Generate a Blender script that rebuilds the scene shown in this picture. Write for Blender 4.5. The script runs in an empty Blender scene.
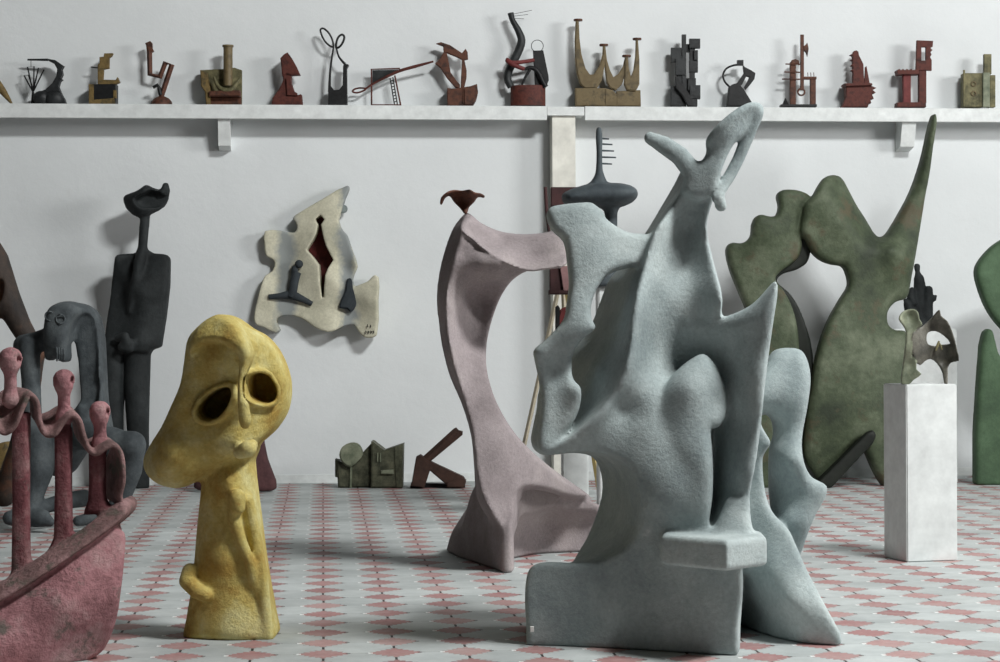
import bpy, bmesh, math, random
import numpy as np
from mathutils import Vector, Matrix
random.seed(7)
SC = bpy.context.scene
COL = SC.collection
# ------------------------------------------------------------------ camera model (measured from the photograph)
CAMH, FPX, CX, CY, ROLL = 1.2, 2000.0, 500.0, 336.3, 0.005
PSI = math.radians(5.06)
YW = 16.55                                            # distance of the long white wall
F0 = Vector((math.sin(PSI), math.cos(PSI), 0)); R0 = Vector((math.cos(PSI), -math.sin(PSI), 0)); U0 = Vector((0, 0, 1))
RR = (R0 - ROLL*U0).normalized(); UU = (U0 + ROLL*R0).normalized()
CAM = Vector((0, 0, CAMH))
def P(px, py, z):
    z = float(z); return CAM + z*(F0 + (float(px)-CX)/FPX*RR - (float(py)-CY)/FPX*UU)
def zwall(px, y=YW): return y/(math.cos(PSI) - (px-CX)/FPX*math.sin(PSI))
cam = bpy.data.objects.new('camera', bpy.data.cameras.new('camera')); COL.objects.link(cam)
cam.data.sensor_width = 36; cam.data.lens = 36*FPX/1000; cam.data.shift_y = (CY-331)/1000; cam.data.clip_end = 200
M4 = Matrix.Identity(4)
for i in range(3): M4[i][0] = RR[i]; M4[i][1] = UU[i]; M4[i][2] = -F0[i]; M4[i][3] = CAM[i]
cam.matrix_world = M4
SC.camera = cam
# ------------------------------------------------------------------ materials
def lin(c):
    return tuple(((x/255)/12.92 if x/255 <= .04045 else ((x/255+.055)/1.055)**2.4) for x in c) + (1,)
def new_mat(name):
    m = bpy.data.materials.new(name); m.use_nodes = True
    nt = m.node_tree; b = nt.nodes['Principled BSDF']
    return m, nt, b
def nd(nt, t, **kw):
    n = nt.nodes.new(t)
    for k, v in kw.items():
        if k in n.inputs.keys() if isinstance(k, str) else False: n.inputs[k].default_value = v
        else: setattr(n, k, v)
    return n
def noise(nt, vec, scale, detail=4, rough=.6):
    n = nt.nodes.new('ShaderNodeTexNoise'); n.inputs['Scale'].default_value = scale
    n.inputs['Detail'].default_value = detail; n.inputs['Roughness'].default_value = rough
    nt.links.new(vec, n.inputs['Vector']); return n.outputs[0]
def ramp(nt, fac, stops):
    r = nt.nodes.new('ShaderNodeValToRGB'); e = r.color_ramp.elements
    while len(e) < len(stops): e.new(.5)
    for k, (p, c) in enumerate(stops): e[k].position = p; e[k].color = c
    nt.links.new(fac, r.inputs[0]); return r.outputs[0]
def mixc(nt, fac, a, b, mode='MIX'):
    m = nt.nodes.new('ShaderNodeMix'); m.data_type = 'RGBA'; m.blend_type = mode
    for k, v in ((0, fac), (6, a), (7, b)):
        if hasattr(v, 'is_output'): nt.links.new(v, m.inputs[k])
        else: m.inputs[k].default_value = v
    return m.outputs[2]
def plaster(name, cols, scale=3, fine=40, bump=.5, dist=.006, rough=.85, speck=None, metal=0, bscale=None, spec=.3):
    """cols: 2-3 colours blended by a large noise; a finer noise mottles; bump gives the hand-trowelled grain"""
    m, nt, b = new_mat(name)
    tc = nt.nodes.new('ShaderNodeTexCoord').outputs['Object']
    n1 = noise(nt, tc, scale, 5, .65)
    k = len(cols); st = [(.36 + .28*i/(k-1), lin(c)) for i, c in enumerate(cols)]
    col = ramp(nt, n1, st)
    n2 = noise(nt, tc, fine, 3, .7)
    g = ramp(nt, n2, [(.3, (.86, .86, .86, 1)), (.7, (1.08, 1.08, 1.08, 1))])
    col = mixc(nt, 1.0, col, g, 'MULTIPLY')
    if speck:
        n3 = noise(nt, tc, speck[1], 4, .7)
        f = ramp(nt, n3, [(speck[2], (0, 0, 0, 1)), (speck[2]+.1, (1, 1, 1, 1))])
        col = mixc(nt, f, col, lin(speck[0]))
    nt.links.new(col, b.inputs['Base Color'])
    b.inputs['Roughness'].default_value = rough; b.inputs['Metallic'].default_value = metal
    b.inputs['Specular IOR Level'].default_value = spec
    if bump:
        bp = nt.nodes.new('ShaderNodeBump'); bp.inputs['Strength'].default_value = bump; bp.inputs['Distance'].default_value = dist
        h = noise(nt, tc, bscale or fine, 5, .7)
        nt.links.new(h, bp.inputs['Height']); nt.links.new(bp.outputs[0], b.inputs['Normal'])
    return m
MT = {}
MT['blue'] = plaster('blue_grey_cement', [(144, 156, 157), (162, 173, 173), (180, 190, 189)], 2.2, 60, .5, .009, speck=((194, 201, 199), 9, .66))
MT['purple'] = plaster('mauve_cement', [(124, 115, 116), (144, 135, 136), (162, 153, 152)], 1.6, 70, .6, .007)
MT['yellow'] = plaster('ochre_cement', [(176, 146, 74), (200, 182, 108), (218, 210, 150)], 4.5, 60, .8, .009, speck=((170, 122, 60), 6, .66))
MT['green'] = plaster('moss_green_cement', [(52, 60, 47), (72, 82, 62), (100, 108, 88)], 2.4, 30, .55, .010, speck=((82, 78, 60), 4, .56), rough=.6)
MT['green2'] = plaster('leaf_green_cement', [(58, 78, 58), (70, 92, 68), (82, 106, 80)], 2.2, 40, .4, .007, rough=.7)
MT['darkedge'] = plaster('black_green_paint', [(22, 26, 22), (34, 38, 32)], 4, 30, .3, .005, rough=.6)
MT['pink'] = plaster('rose_cement', [(142, 100, 103), (170, 122, 126), (182, 146, 146)], 6, 50, 1, .011, speck=((112, 102, 96), 7, .58))
MT['pinkdark'] = plaster('dark_rose_cement', [(98, 56, 60), (120, 72, 76), (146, 110, 110)], 8, 50, 1, .011, speck=((104, 92, 88), 9, .6))
MT['dustyrose'] = plaster('dusty_rose_cement', [(110, 88, 86), (138, 108, 106), (164, 130, 130)], 9, 60, 1, .010, speck=((104, 96, 88), 12, .55))
MT['charcoal'] = plaster('charcoal_cement', [(28, 31, 32), (38, 42, 43), (48, 52, 53)], 4, 40, .6, .008, rough=.75)
MT['beast'] = plaster('slate_grey_cement', [(52, 57, 60), (68, 74, 77), (86, 92, 94)], 4, 35, .6, .009, rough=.75)
MT['brownstone'] = plaster('brown_black_cement', [(44, 40, 38), (64, 54, 48), (112, 72, 52)], 3, 30, .6, .008, rough=.7)
MT['relief'] = plaster('beige_relief_paint', [(178, 176, 156), (194, 191, 170), (206, 203, 182)], 5, 60, .4, .004)
MT['reliefgrey'] = plaster('blue_grey_relief_paint', [(112, 122, 124), (136, 144, 142)], 6, 50, .4, .004)
MT['reliefdark'] = plaster('black_relief_paint', [(40, 46, 50), (58, 64, 68)], 6, 50, .4, .004)
MT['oxblood'] = plaster('oxblood_paint', [(54, 18, 18), (82, 30, 28)], 8, 50, .3, .003)
MT['maroon'] = plaster('maroon_cement', [(70, 46, 48), (84, 56, 57)], 5, 40, .4, .005)
MT['rust'] = plaster('red_rust_steel', [(74, 37, 32), (90, 46, 38), (60, 32, 28)], 14, 60, .5, .004, rough=.65)
MT['rustbrown'] = plaster('brown_rust_steel', [(66, 42, 33), (94, 58, 43), (54, 36, 30)], 12, 60, .5, .004, rough=.6)
MT['redpaint'] = plaster('dull_red_paint', [(94, 40, 40), (110, 50, 48)], 14, 60, .3, .003, rough=.6)
MT['blackiron'] = plaster('black_iron', [(20, 21, 22), (33, 34, 35)], 14, 60, .4, .003, rough=.5)
MT['greyiron'] = plaster('dark_grey_iron', [(28, 30, 31), (48, 51, 52)], 14, 60, .5, .004, rough=.5)
MT['bronze'] = plaster('brown_bronze', [(84, 74, 54), (112, 98, 70), (100, 86, 60)], 12, 50, .4, .003, rough=.5)
MT['ochreiron'] = plaster('ochre_rusted_iron', [(96, 80, 50), (122, 102, 62), (78, 68, 46)], 12, 50, .4, .003, rough=.7)
MT['olive'] = plaster('olive_patina', [(74, 72, 50), (102, 98, 70), (122, 116, 84)], 12, 50, .4, .003, rough=.6)
MT['greenbronze'] = plaster('green_patina_bronze', [(92, 100, 82), (118, 124, 104), (138, 142, 122)], 8, 50, .4, .003, rough=.6)
MT['facebronze'] = plaster('dull_green_box_bronze', [(56, 58, 46), (78, 80, 64), (96, 96, 78)], 10, 40, .5, .004, rough=.6)
MT['darkbronze'] = plaster('dark_bronze', [(58, 58, 52), (84, 82, 74), (112, 110, 100)], 8, 40, .5, .004, rough=.5)
MT['timber'] = plaster('dark_red_timber', [(58, 42, 36), (76, 54, 46)], 8, 40, .5, .004, rough=.7)
MT['darkred'] = plaster('dark_red_wood', [(52, 36, 37), (70, 46, 46)], 6, 40, .3, .004)
MT['rosewood'] = plaster('faded_rose_wood', [(128, 98, 98), (146, 114, 112)], 6, 40, .3, .004)
MT['submarine'] = plaster('blue_black_cement', [(50, 57, 62), (64, 72, 76), (78, 86, 89)], 4, 40, .4, .005, rough=.7)
MT['white'] = plaster('white_gloss_paint', [(208, 212, 211), (218, 222, 221)], 3, 8, .25, .004, rough=.6)
MT['shelf'] = plaster('white_board_paint', [(214, 218, 217), (222, 226, 225)], 3, 9, .15, .003, rough=.6, speck=((150, 150, 146), 16, .83))
MT['cream'] = plaster('cream_post_paint', [(216, 215, 206), (224, 223, 214)], 3, 6, .2, .003)
MT['paletimber'] = plaster('pale_pine', [(160, 152, 134), (178, 170, 150)], 6, 40, .2, .003)
MT['yellowwood'] = plaster('yellow_pine', [(176, 158, 106), (190, 172, 120)], 6, 40, .2, .003)
MT['tagwhite'] = plaster('white_paper', [(232, 232, 228), (240, 240, 236)], 5, 40, .05, .001)
# wall
m, nt, b = new_mat('white_plaster_wall')
tc = nt.nodes.new('ShaderNodeTexCoord').outputs['Object']
c = ramp(nt, noise(nt, tc, .7, 6, .6), [(.3, lin((208, 212, 213))), (.7, lin((221, 225, 226)))])
c = mixc(nt, ramp(nt, noise(nt, tc, 2.4, 8, .75), [(.62, (0, 0, 0, 1)), (.78, (.5, .5, .5, 1))]), c, lin((196, 198, 194)))
nt.links.new(c, b.inputs['Base Color']); b.inputs['Roughness'].default_value = .75
bp = nt.nodes.new('ShaderNodeBump'); bp.inputs['Strength'].default_value = .25; bp.inputs['Distance'].default_value = .01
nt.links.new(noise(nt, tc, 14, 6, .7), bp.inputs['Height']); nt.links.new(bp.outputs[0], b.inputs['Normal'])
MT['wall'] = m
m, nt, b = new_mat('dark_ceiling'); b.inputs['Base Color'].default_value = lin((58, 54, 50)); b.inputs['Roughness'].default_value = .9  # unseen ceiling, coloured dark to cut the light bounced into the hall
MT['ceiling'] = m
# floor: grey concrete pavers with a rose star paver in every 27 cm cell
def floor_mat():
    m, nt, b = new_mat('grey_and_rose_pavers')
    L = nt.links
    def mth(op, *a):
        n = nt.nodes.new('ShaderNodeMath'); n.operation = op
        for i, v in enumerate(a):
            if hasattr(v, 'is_output'): L.new(v, n.inputs[i])
            else: n.inputs[i].default_value = v
        return n.outputs[0]
    tc = nt.nodes.new('ShaderNodeTexCoord').outputs['Object']
    wob = nt.nodes.new('ShaderNodeTexNoise'); wob.inputs['Scale'].default_value = 1.3; wob.inputs['Detail'].default_value = 3
    L.new(tc, wob.inputs['Vector'])
    s = nt.nodes.new('ShaderNodeSeparateXYZ'); L.new(tc, s.inputs[0])
    w = nt.nodes.new('ShaderNodeSeparateXYZ'); L.new(wob.outputs['Color'], w.inputs[0])
    cell = .273
    X = mth('ADD', s.outputs[0], mth('MULTIPLY', mth('SUBTRACT', w.outputs[0], .5), .018))
    Y = mth('ADD', s.outputs[1], mth('MULTIPLY', mth('SUBTRACT', w.outputs[1], .5), .018))
    X = mth('ADD', X, FX); Y = mth('ADD', Y, FY)
    ux = mth('DIVIDE', X, cell); uy = mth('DIVIDE', Y, cell)
    fx = mth('SUBTRACT', mth('FRACT', ux), .5); fy = mth('SUBTRACT', mth('FRACT', uy), .5)      # -.5 .. .5, star centred at 0
    ax = mth('ABSOLUTE', fx); ay = mth('ABSOLUTE', fy)
    # diamond with stepped, toothed edges
    e = mth('ADD', mth('DIVIDE', ax, .355), mth('DIVIDE', ay, .365))
    q = mth('SUBTRACT', mth('DIVIDE', ax, .355), mth('DIVIDE', ay, .365))
    tooth = mth('MULTIPLY', mth('SINE', mth('MULTIPLY', q, 15.0)), .10)
    e = mth('ADD', e, tooth)
    e = mth('ADD', mth('POWER', mth('ADD', mth('POWER', mth('DIVIDE', ax, .355), 1.15), mth('POWER', mth('DIVIDE', ay, .365), 1.15)), .87), tooth)
    e = mth('ADD', e, mth('MULTIPLY', mth('SUBTRACT', noise(nt, tc, 34, 3, .7), .5), .45))
    star = mth('SUBTRACT', 1.0, e)                          # >0 inside
    inside = mth('MULTIPLY_ADD', star, 18.0, .5); inside.node.use_clamp = True
    edge = mth('LESS_THAN', mth('ABSOLUTE', mth('ADD', star, .03)), .045)
    # joints that run from star tip to star tip
    jx = mth('LESS_THAN', ay, .018); jy = mth('LESS_THAN', ax, .018)
    outer = mth('LESS_THAN', star, 0.0)
    tipy = mth('GREATER_THAN', ay, .39); tipx = mth('MULTIPLY', mth('GREATER_THAN', ax, .31), mth('LESS_THAN', ax, .375))
    jv = mth('MULTIPLY', jy, tipy); jh = mth('MULTIPLY', jx, outer)
    # per paver tone
    cb = nt.nodes.new('ShaderNodeCombineXYZ'); L.new(mth('FLOOR', ux), cb.inputs[0]); L.new(mth('FLOOR', uy), cb.inputs[1])
    wn = nt.nodes.new('ShaderNodeTexWhiteNoise'); wn.noise_dimensions = '2D'; L.new(cb.outputs[0], wn.inputs['Vector'])
    cb2 = nt.nodes.new('ShaderNodeCombineXYZ'); L.new(mth('FLOOR', mth('ADD', ux, .5)), cb2.inputs[0]); L.new(mth('FLOOR', mth('ADD', uy, .5)), cb2.inputs[1])
    wn2 = nt.nodes.new('ShaderNodeTexWhiteNoise'); wn2.noise_dimensions = '2D'; L.new(cb2.outputs[0], wn2.inputs['Vector'])
    grey = ramp(nt, noise(nt, tc, 3, 6, .7), [(.3, lin((164, 170, 170))), (.7, lin((190, 195, 194)))])
    gm = ramp(nt, wn2.outputs[0], [(0, (.9, .9, .9, 1)), (1, (1.06, 1.06, 1.06, 1))]); grey = mixc(nt, 1, grey, gm, 'MULTIPLY')
    rose = ramp(nt, wn.outputs[0], [(0, lin((152, 114, 113))), (.6, lin((166, 126, 124))), (1, lin((174, 144, 141)))])
    rose = mixc(nt, 1, rose, ramp(nt, noise(nt, tc, 30, 4, .7), [(.3, (.82, .82, .82, 1)), (.7, (1.1, 1.1, 1.1, 1))]), 'MULTIPLY')
    rose = mixc(nt, ramp(nt, noise(nt, tc, 5, 5, .7), [(.45, (0, 0, 0, 1)), (.75, (.5, .5, .5, 1))]), rose, lin((176, 170, 166)))
    grey = mixc(nt, 1, grey, ramp(nt, noise(nt, tc, 1.1, 6, .75), [(.35, (.86, .86, .85, 1)), (.6, (1.04, 1.04, 1.04, 1))]), 'MULTIPLY')
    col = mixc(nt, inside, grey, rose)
    n60 = noise(nt, tc, 22, 3, .6)
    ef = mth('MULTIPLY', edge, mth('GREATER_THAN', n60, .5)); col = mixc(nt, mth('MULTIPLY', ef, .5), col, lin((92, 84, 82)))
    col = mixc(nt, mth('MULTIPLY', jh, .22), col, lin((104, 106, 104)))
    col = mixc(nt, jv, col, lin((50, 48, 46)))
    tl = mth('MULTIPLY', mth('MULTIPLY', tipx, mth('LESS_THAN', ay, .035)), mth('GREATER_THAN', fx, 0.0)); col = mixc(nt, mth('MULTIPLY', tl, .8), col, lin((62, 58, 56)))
    tr = mth('MULTIPLY', mth('MULTIPLY', tipx, mth('LESS_THAN', ay, .05)), mth('LESS_THAN', fx, 0.0)); col = mixc(nt, mth('MULTIPLY', tr, .7), col, lin((236, 238, 236)))  # white highlight painted into the colour at each star's left tip
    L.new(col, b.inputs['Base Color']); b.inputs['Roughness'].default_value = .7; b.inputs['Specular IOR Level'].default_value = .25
    bp = nt.nodes.new('ShaderNodeBump'); bp.inputs['Strength'].default_value = .3; bp.inputs['Distance'].default_value = .004
    L.new(noise(nt, tc, 60, 4, .7), bp.inputs['Height']); L.new(bp.outputs[0], b.inputs['Normal'])
    return m
# a star centre is seen at pixel (323, 643)
zc = 2400/(643-337.2); pc = P(323.3, 643, zc)
FX = .5*.273 - pc.x; FY = .5*.273 - pc.y
MT['floor'] = floor_mat()
# ------------------------------------------------------------------ objects
def link(name, me, m, parent=None):
    o = bpy.data.objects.new(name, me); COL.objects.link(o)
    if m is not None: me.materials.append(MT[m] if isinstance(m, str) else m)
    if parent is not None: o.parent = parent
    return o
def tag(o, label, cat, group=None):
    o['label'] = label; o['category'] = cat
    if group: o['group'] = group
    return o
def struct(name, bm, m):
    me = bpy.data.meshes.new(name); bm.to_mesh(me); bm.free(); o = link(name, me, m); o['kind'] = 'structure'; return o
def bm_box(x0, x1, y0, y1, z0, z1, bm=None):
    bm = bm or bmesh.new()
    r = bmesh.ops.create_cube(bm, size=1)
    for v in r['verts']:
        v.co = Vector((x0 + (v.co.x+.5)*(x1-x0), y0 + (v.co.y+.5)*(y1-y0), z0 + (v.co.z+.5)*(z1-z0)))
    return bm
def catmull(pts, n=5, closed=True):
    p = np.array(pts, float); N = len(p); out = []
    rng = range(N) if closed else range(N-1)
    for i in rng:
        if closed: a, b_, c_, d = p[i-1], p[i], p[(i+1) % N], p[(i+2) % N]
        else: a, b_, c_, d = p[max(i-1, 0)], p[i], p[i+1], p[min(i+2, N-1)]
        t0 = np.linalg.norm(b_-a)**.5 + 1e-6; t1 = np.linalg.norm(c_-b_)**.5 + 1e-6; t2 = np.linalg.norm(d-c_)**.5 + 1e-6
        m1 = (b_-a)/t0 - (c_-a)/(t0+t1) + (c_-b_)/t1; m2 = (c_-b_)/t1 - (d-b_)/(t1+t2) + (d-c_)/t2
        m1 = m1*t1; m2 = m2*t1
        for k in range(n):
            t = k/n
            out.append((2*t**3-3*t*t+1)*b_ + (t**3-2*t*t+t)*m1 + (-2*t**3+3*t*t)*c_ + (t**3-t*t)*m2)
    if not closed: out.append(p[-1])
    return np.array(out)
class Frame:
    """a thing's own frame: u to the right, v up, w towards the camera; origin on what it stands on"""
    def __init__(s, name, label, cat, px, z, base=0.0, group=None):
        s.z = z; o = P(px, CY, z); o.z = base; s.O = o
        e = bpy.data.objects.new(name, None); COL.objects.link(e); e.location = o; e.rotation_euler = (0, 0, -PSI); e.empty_display_size = .1
        tag(e, label, cat, group); s.root = e; s.base = base
    def uv(s, px, py, w=0.0):
        r = P(px, py, s.z - w) - s.O
        return r.dot(R0), r.z
    def pt(s, px, py, w=0.0):
        u, v = s.uv(px, py, w); return Vector((u, -w, v))
    @property
    def k(s): return s.z/FPX
    def field(s, *a, **k): return Field(s, *a, **k)
    def mb(s): return MB(s)
# ---- signed-distance modelling on a grid
def sd_poly(pu, pv, U, V):
    d = np.full(U.shape, 1e9, np.float32); ins = np.zeros(U.shape, bool)
    n = len(pu)
    for i in range(n):
        ax, ay = pu[i], pv[i]; bx, by = pu[(i+1) % n], pv[(i+1) % n]
        ex, ey = bx-ax, by-ay; l2 = ex*ex+ey*ey
        if l2 < 1e-14: continue
        wx, wy = U-ax, V-ay
        t = np.clip((wx*ex+wy*ey)/l2, 0, 1)
        dx, dy = wx-ex*t, wy-ey*t
        np.minimum(d, dx*dx+dy*dy, out=d)
        c = ((ay <= V) & (by > V)) | ((by <= V) & (ay > V))
        if ey != 0: ins ^= c & (U < ax + (V-ay)/ey*ex)
    d = np.sqrt(d); return np.where(ins, -d, d)
class RBF:
    def __init__(s, pts):                                    # thin-plate spline through (u, v, w)
        s.p = np.array([q[:2] for q in pts], float); y = np.array([q[2] for q in pts], float); n = len(y)
        s.lo, s.hi = y.min()-.04, y.max()+.04
        if n < 3: s.c = None; s.m = y.mean(); return
        K = s.ker(np.linalg.norm(s.p[:, None]-s.p[None], axis=2)) + 1e-5*np.eye(n)
        Q = np.c_[np.ones(n), s.p]
        A = np.block([[K, Q], [Q.T, np.zeros((3, 3))]])
        s.c = np.linalg.lstsq(A, np.r_[y, 0, 0, 0], rcond=None)[0]
    @staticmethod
    def ker(r): return r*r*np.log(r+1e-9)
    def __call__(s, U, V):
        U = np.asarray(U, float); V = np.asarray(V, float)
        if s.c is None: return np.full(U.shape, s.m)
        n = len(s.p); o = s.c[n] + s.c[n+1]*U + s.c[n+2]*V
        for i in range(n): o = o + s.c[i]*s.ker(np.hypot(U-s.p[i, 0], V-s.p[i, 1]))
        return np.clip(o, s.lo, s.hi)
def smin(a, b, k):
    if k <= 0: return np.minimum(a, b)
    h = np.clip(.5+.5*(b-a)/k, 0, 1); return b*(1-h)+a*h - k*h*(1-h)
class Field:
    def __init__(s, fr, px0, py0, px1, py1, w0, w1, h, floor=True):
        s.f = fr; s.h = h
        cs = [fr.uv(x, y, w) for x in (px0, px1) for y in (py0, py1) for w in (w0, w1)]
        u0, u1 = min(c[0] for c in cs), max(c[0] for c in cs); v0, v1 = min(c[1] for c in cs), max(c[1] for c in cs)
        if floor: v0 = -3*h
        s.u = np.arange(u0, u1+h, h, dtype=np.float32); s.v = np.arange(v0, v1+h, h, dtype=np.float32); s.w = np.arange(w0, w1+h, h, dtype=np.float32)
        s.U, s.V = np.meshgrid(s.u, s.v, indexing='ij')
        s.D = np.full((len(s.u), len(s.v), len(s.w)), 9., np.float32)
        s.parts = []; s.pd = {}; s.floor = floor
    def rb(s, ctl):
        return RBF([s.f.uv(px, py, w) + (w,) for px, py, w in ctl])
    def poly(s, pts, w, smooth=4):
        P_ = catmull(pts, smooth) if smooth else np.array(pts, float)
        out = []
        for px, py in P_:
            if callable(w):
                u, v = s.f.uv(px, py, 0); ww = float(w(u, v)); u, v = s.f.uv(px, py, ww); ww = float(w(u, v))
            else: ww = w
            out.append(s.f.uv(px, py, ww))
        a = np.array(out); return sd_poly(a[:, 0], a[:, 1], s.U, s.V)
    def sheet(s, part, pts, front, back, r=.03, back_pts=None, k=.03, smooth=4, op='add', inflate=0, wp=None, imin=.42):
        """solid whose outline is pts at its front surface and back_pts (or pts) at its back; front/back: number or control points; back may be ('t', thickness)"""
        rf = s.rb(front) if isinstance(front, list) else None
        Fw = rf(s.U, s.V).astype(np.float32) if rf else np.full(s.U.shape, front, np.float32)
        if isinstance(back, tuple):
            Bw = Fw - back[1]; wb = (lambda u, v: rf(u, v) - back[1]) if rf else front - back[1]
        elif isinstance(back, list): rb_ = s.rb(back); Bw = rb_(s.U, s.V).astype(np.float32); wb = rb_
        else: Bw = np.full(s.U.shape, back, np.float32); wb = back
        dA = s.poly(pts, (rf or front) if wp is None else wp, smooth)
        W = s.w[None, None, :]
        if inflate:                                         # pillow: thinner towards the outline
            q = np.clip(-dA/inflate, 0, 1); q = imin+(1-imin)*np.sqrt(np.clip(1-(1-q)**2, 0, 1)); mid = (Fw*.5+Bw*.5); hf = (Fw-Bw)*.5
            Fw = mid + hf*q; Bw = mid - hf*q
        gu, gv = np.gradient(Fw, s.h); sf = (1/np.sqrt(1+np.minimum(gu*gu+gv*gv, 6)))[..., None]
        gu, gv = np.gradient(Bw, s.h); sb = (1/np.sqrt(1+np.minimum(gu*gu+gv*gv, 6)))[..., None]
        dw = np.maximum((W-Fw[..., None])*sf, (Bw[..., None]-W)*sb)
        if back_pts is not None:
            dB = s.poly(back_pts, wb, smooth)
            t = np.clip((W-Bw[..., None])/np.maximum(Fw-Bw, .02)[..., None], 0, 1)
            d2 = dA[..., None]*t + dB[..., None]*(1-t)
        else: d2 = np.broadcast_to(dA[..., None], s.D.shape)
        a, b_ = d2+r, dw+r
        d = np.hypot(np.maximum(a, 0), np.maximum(b_, 0)) + np.minimum(np.maximum(a, b_), 0) - r
        s.put(part, d.astype(np.float32), k, op)
    def plan(s, part, pts, top, bot=0.0, r=.02, k=.03, op='add', smooth=4):
        """extruded plan outline: pts are (u, w); top: number, or list of (u, w, v) control points"""
        Pp = catmull(pts, smooth) if smooth else np.array(pts, float)
        A, B = np.meshgrid(s.u, s.w, indexing='ij')
        dA = sd_poly(Pp[:, 0], Pp[:, 1], A, B)[:, None, :]
        T = RBF(top)(A, B).astype(np.float32)[:, None, :] if isinstance(top, list) else top
        V = s.v[None, :, None]
        dv = np.maximum((V-T)*.8, bot-V)
        a, b_ = dA+r, dv+r
        d = np.hypot(np.maximum(a, 0), np.maximum(b_, 0)) + np.minimum(np.maximum(a, b_), 0) - r
        s.put(part, np.broadcast_to(d, s.D.shape).astype(np.float32), k, op)
    def limb(s, part, pts, k=.03, op='add', flat=1.0, smooth=0):
        """chain of tapering rounded limbs: (px, py, w, radius in px)"""
        if smooth: pts = [tuple(q) for q in catmull(pts, smooth, closed=False)]
        q = [(s.f.uv(p[0], p[1], p[2]) + (p[2], p[3]*s.f.k)) for p in pts]
        s.limb3(part, q, k, op, flat)
    def limb3(s, part, q, k=.03, op='add', flat=1.0):
        d = None; W = s.w[None, None, :]; U = s.U[..., None]; V = s.V[..., None]
        if len(q) == 1: q = q*2
        for a, b_ in zip(q[:-1], q[1:]):
            e = np.array(b_[:3])-np.array(a[:3]); l2 = max(float(e@e), 1e-9)
            du, dv, dw = U-a[0], V-a[1], (W-a[2])
            t = np.clip((du*e[0]+dv*e[1]+dw*e[2])/l2, 0, 1)
            x = np.sqrt((du-e[0]*t)**2+(dv-e[1]*t)**2+((dw-e[2]*t)/flat)**2) - (a[3]+(b_[3]-a[3])*t)
            d = x if d is None else np.minimum(d, x)
        s.put(part, d.astype(np.float32), k, op)
    def put(s, part, d, k, op):
        if op == 'cut': s.D = -smin(-s.D, d, k); return
        if part not in s.pd: s.parts.append(part); s.pd[part] = d
        else: s.pd[part] = np.minimum(s.pd[part], d)
        s.D = smin(s.D, d, k)
    def build(s, mats, smooth_it=1, parent=None, names=None, subs=None):
        D = s.D; h = s.h
        if s.floor: D = np.maximum(D, (0.0 - s.v)[None, :, None])
        D = D.copy()
        for ax in range(3):
            sl = [slice(None)]*3
            for e in (0, -1): sl[ax] = e; D[tuple(sl)] = np.maximum(D[tuple(sl)], h*.5)
        lab = np.argmin(np.stack([s.pd[p] for p in s.parts]), axis=0).astype(np.int8) if len(s.parts) > 1 else np.zeros(D.shape, np.int8)
        ins = D < 0
        cnt = np.zeros(tuple(n-1 for n in D.shape), np.int8)
        nx, ny, nz = D.shape
        offs = [(i, j, k) for i in (0, 1) for j in (0, 1) for k in (0, 1)]
        for i, j, k in offs: cnt += ins[i:nx-1+i, j:ny-1+j, k:nz-1+k]
        act = np.argwhere((cnt > 0) & (cnt < 8))
        idx = np.full(cnt.shape, -1, np.int64); idx[tuple(act.T)] = np.arange(len(act))
        cv = np.stack([D[act[:, 0]+i, act[:, 1]+j, act[:, 2]+k] for i, j, k in offs], 1)
        acc = np.zeros((len(act), 3)); num = np.zeros(len(act))
        for a in range(8):
            for b_ in range(a+1, 8):
                oa, ob = np.array(offs[a]), np.array(offs[b_])
                if np.abs(oa-ob).sum() != 1: continue
                mk = (cv[:, a] < 0) != (cv[:, b_] < 0)
                t = cv[mk, a]/(cv[mk, a]-cv[mk, b_])
                acc[mk] += oa + (ob-oa)*t[:, None]; num[mk] += 1
        vert = (act + acc/num[:, None])*h + np.array([s.u[0], s.v[0], s.w[0]])
        quads = []
        for ax in range(3):
            o1, o2 = [(1, 2), (2, 0), (0, 1)][ax]
            A = [slice(None)]*3; B = [slice(None)]*3; A[ax] = slice(0, -1); B[ax] = slice(1, None)
            ch = np.argwhere(ins[tuple(A)] != ins[tuple(B)])
            ok = (ch[:, o1] > 0) & (ch[:, o2] > 0) & (ch[:, o1] < D.shape[o1]-1) & (ch[:, o2] < D.shape[o2]-1); ch = ch[ok]
            c = []
            for d1, d2 in ((1, 1), (0, 1), (0, 0), (1, 0)):
                q = ch.copy(); q[:, o1] -= d1; q[:, o2] -= d2; c.append(idx[tuple(q.T)])
            q = np.stack(c, 1); fl = ~ins[tuple(ch.T)]; q[fl] = q[fl][:, ::-1]; quads.append(q)
        quads = np.concatenate(quads)
        n = len(vert)
        for _ in range(smooth_it):                            # Laplacian relax
            ac = np.zeros_like(vert); nm = np.zeros(n)
            for a in range(4):
                i, j = quads[:, a], quads[:, (a+1) % 4]
                for dim in range(3):
                    ac[:, dim] += np.bincount(i, vert[j, dim], n) + np.bincount(j, vert[i, dim], n)
                nm += np.bincount(i, minlength=n) + np.bincount(j, minlength=n)
            nv = ac/np.maximum(nm, 1)[:, None]
            vert = vert*.4 + nv*.6
            if s.floor: vert[:, 1] = np.maximum(vert[:, 1], 0.0)
        co = np.stack([vert[:, 0], -vert[:, 2], vert[:, 1]], 1)
        fn = np.cross(co[quads[:, 2]]-co[quads[:, 0]], co[quads[:, 3]]-co[quads[:, 1]])
        vol = np.einsum('ij,ij->', co[quads[:, 0]], fn)
        if vol < 0: quads = quads[:, ::-1]; fn = -fn
        vn = np.zeros_like(co)
        for a in range(4):
            for dim in range(3): vn[:, dim] += np.bincount(quads[:, a], fn[:, dim], n)
        vn /= np.maximum(np.linalg.norm(vn, axis=1), 1e-12)[:, None]
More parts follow.
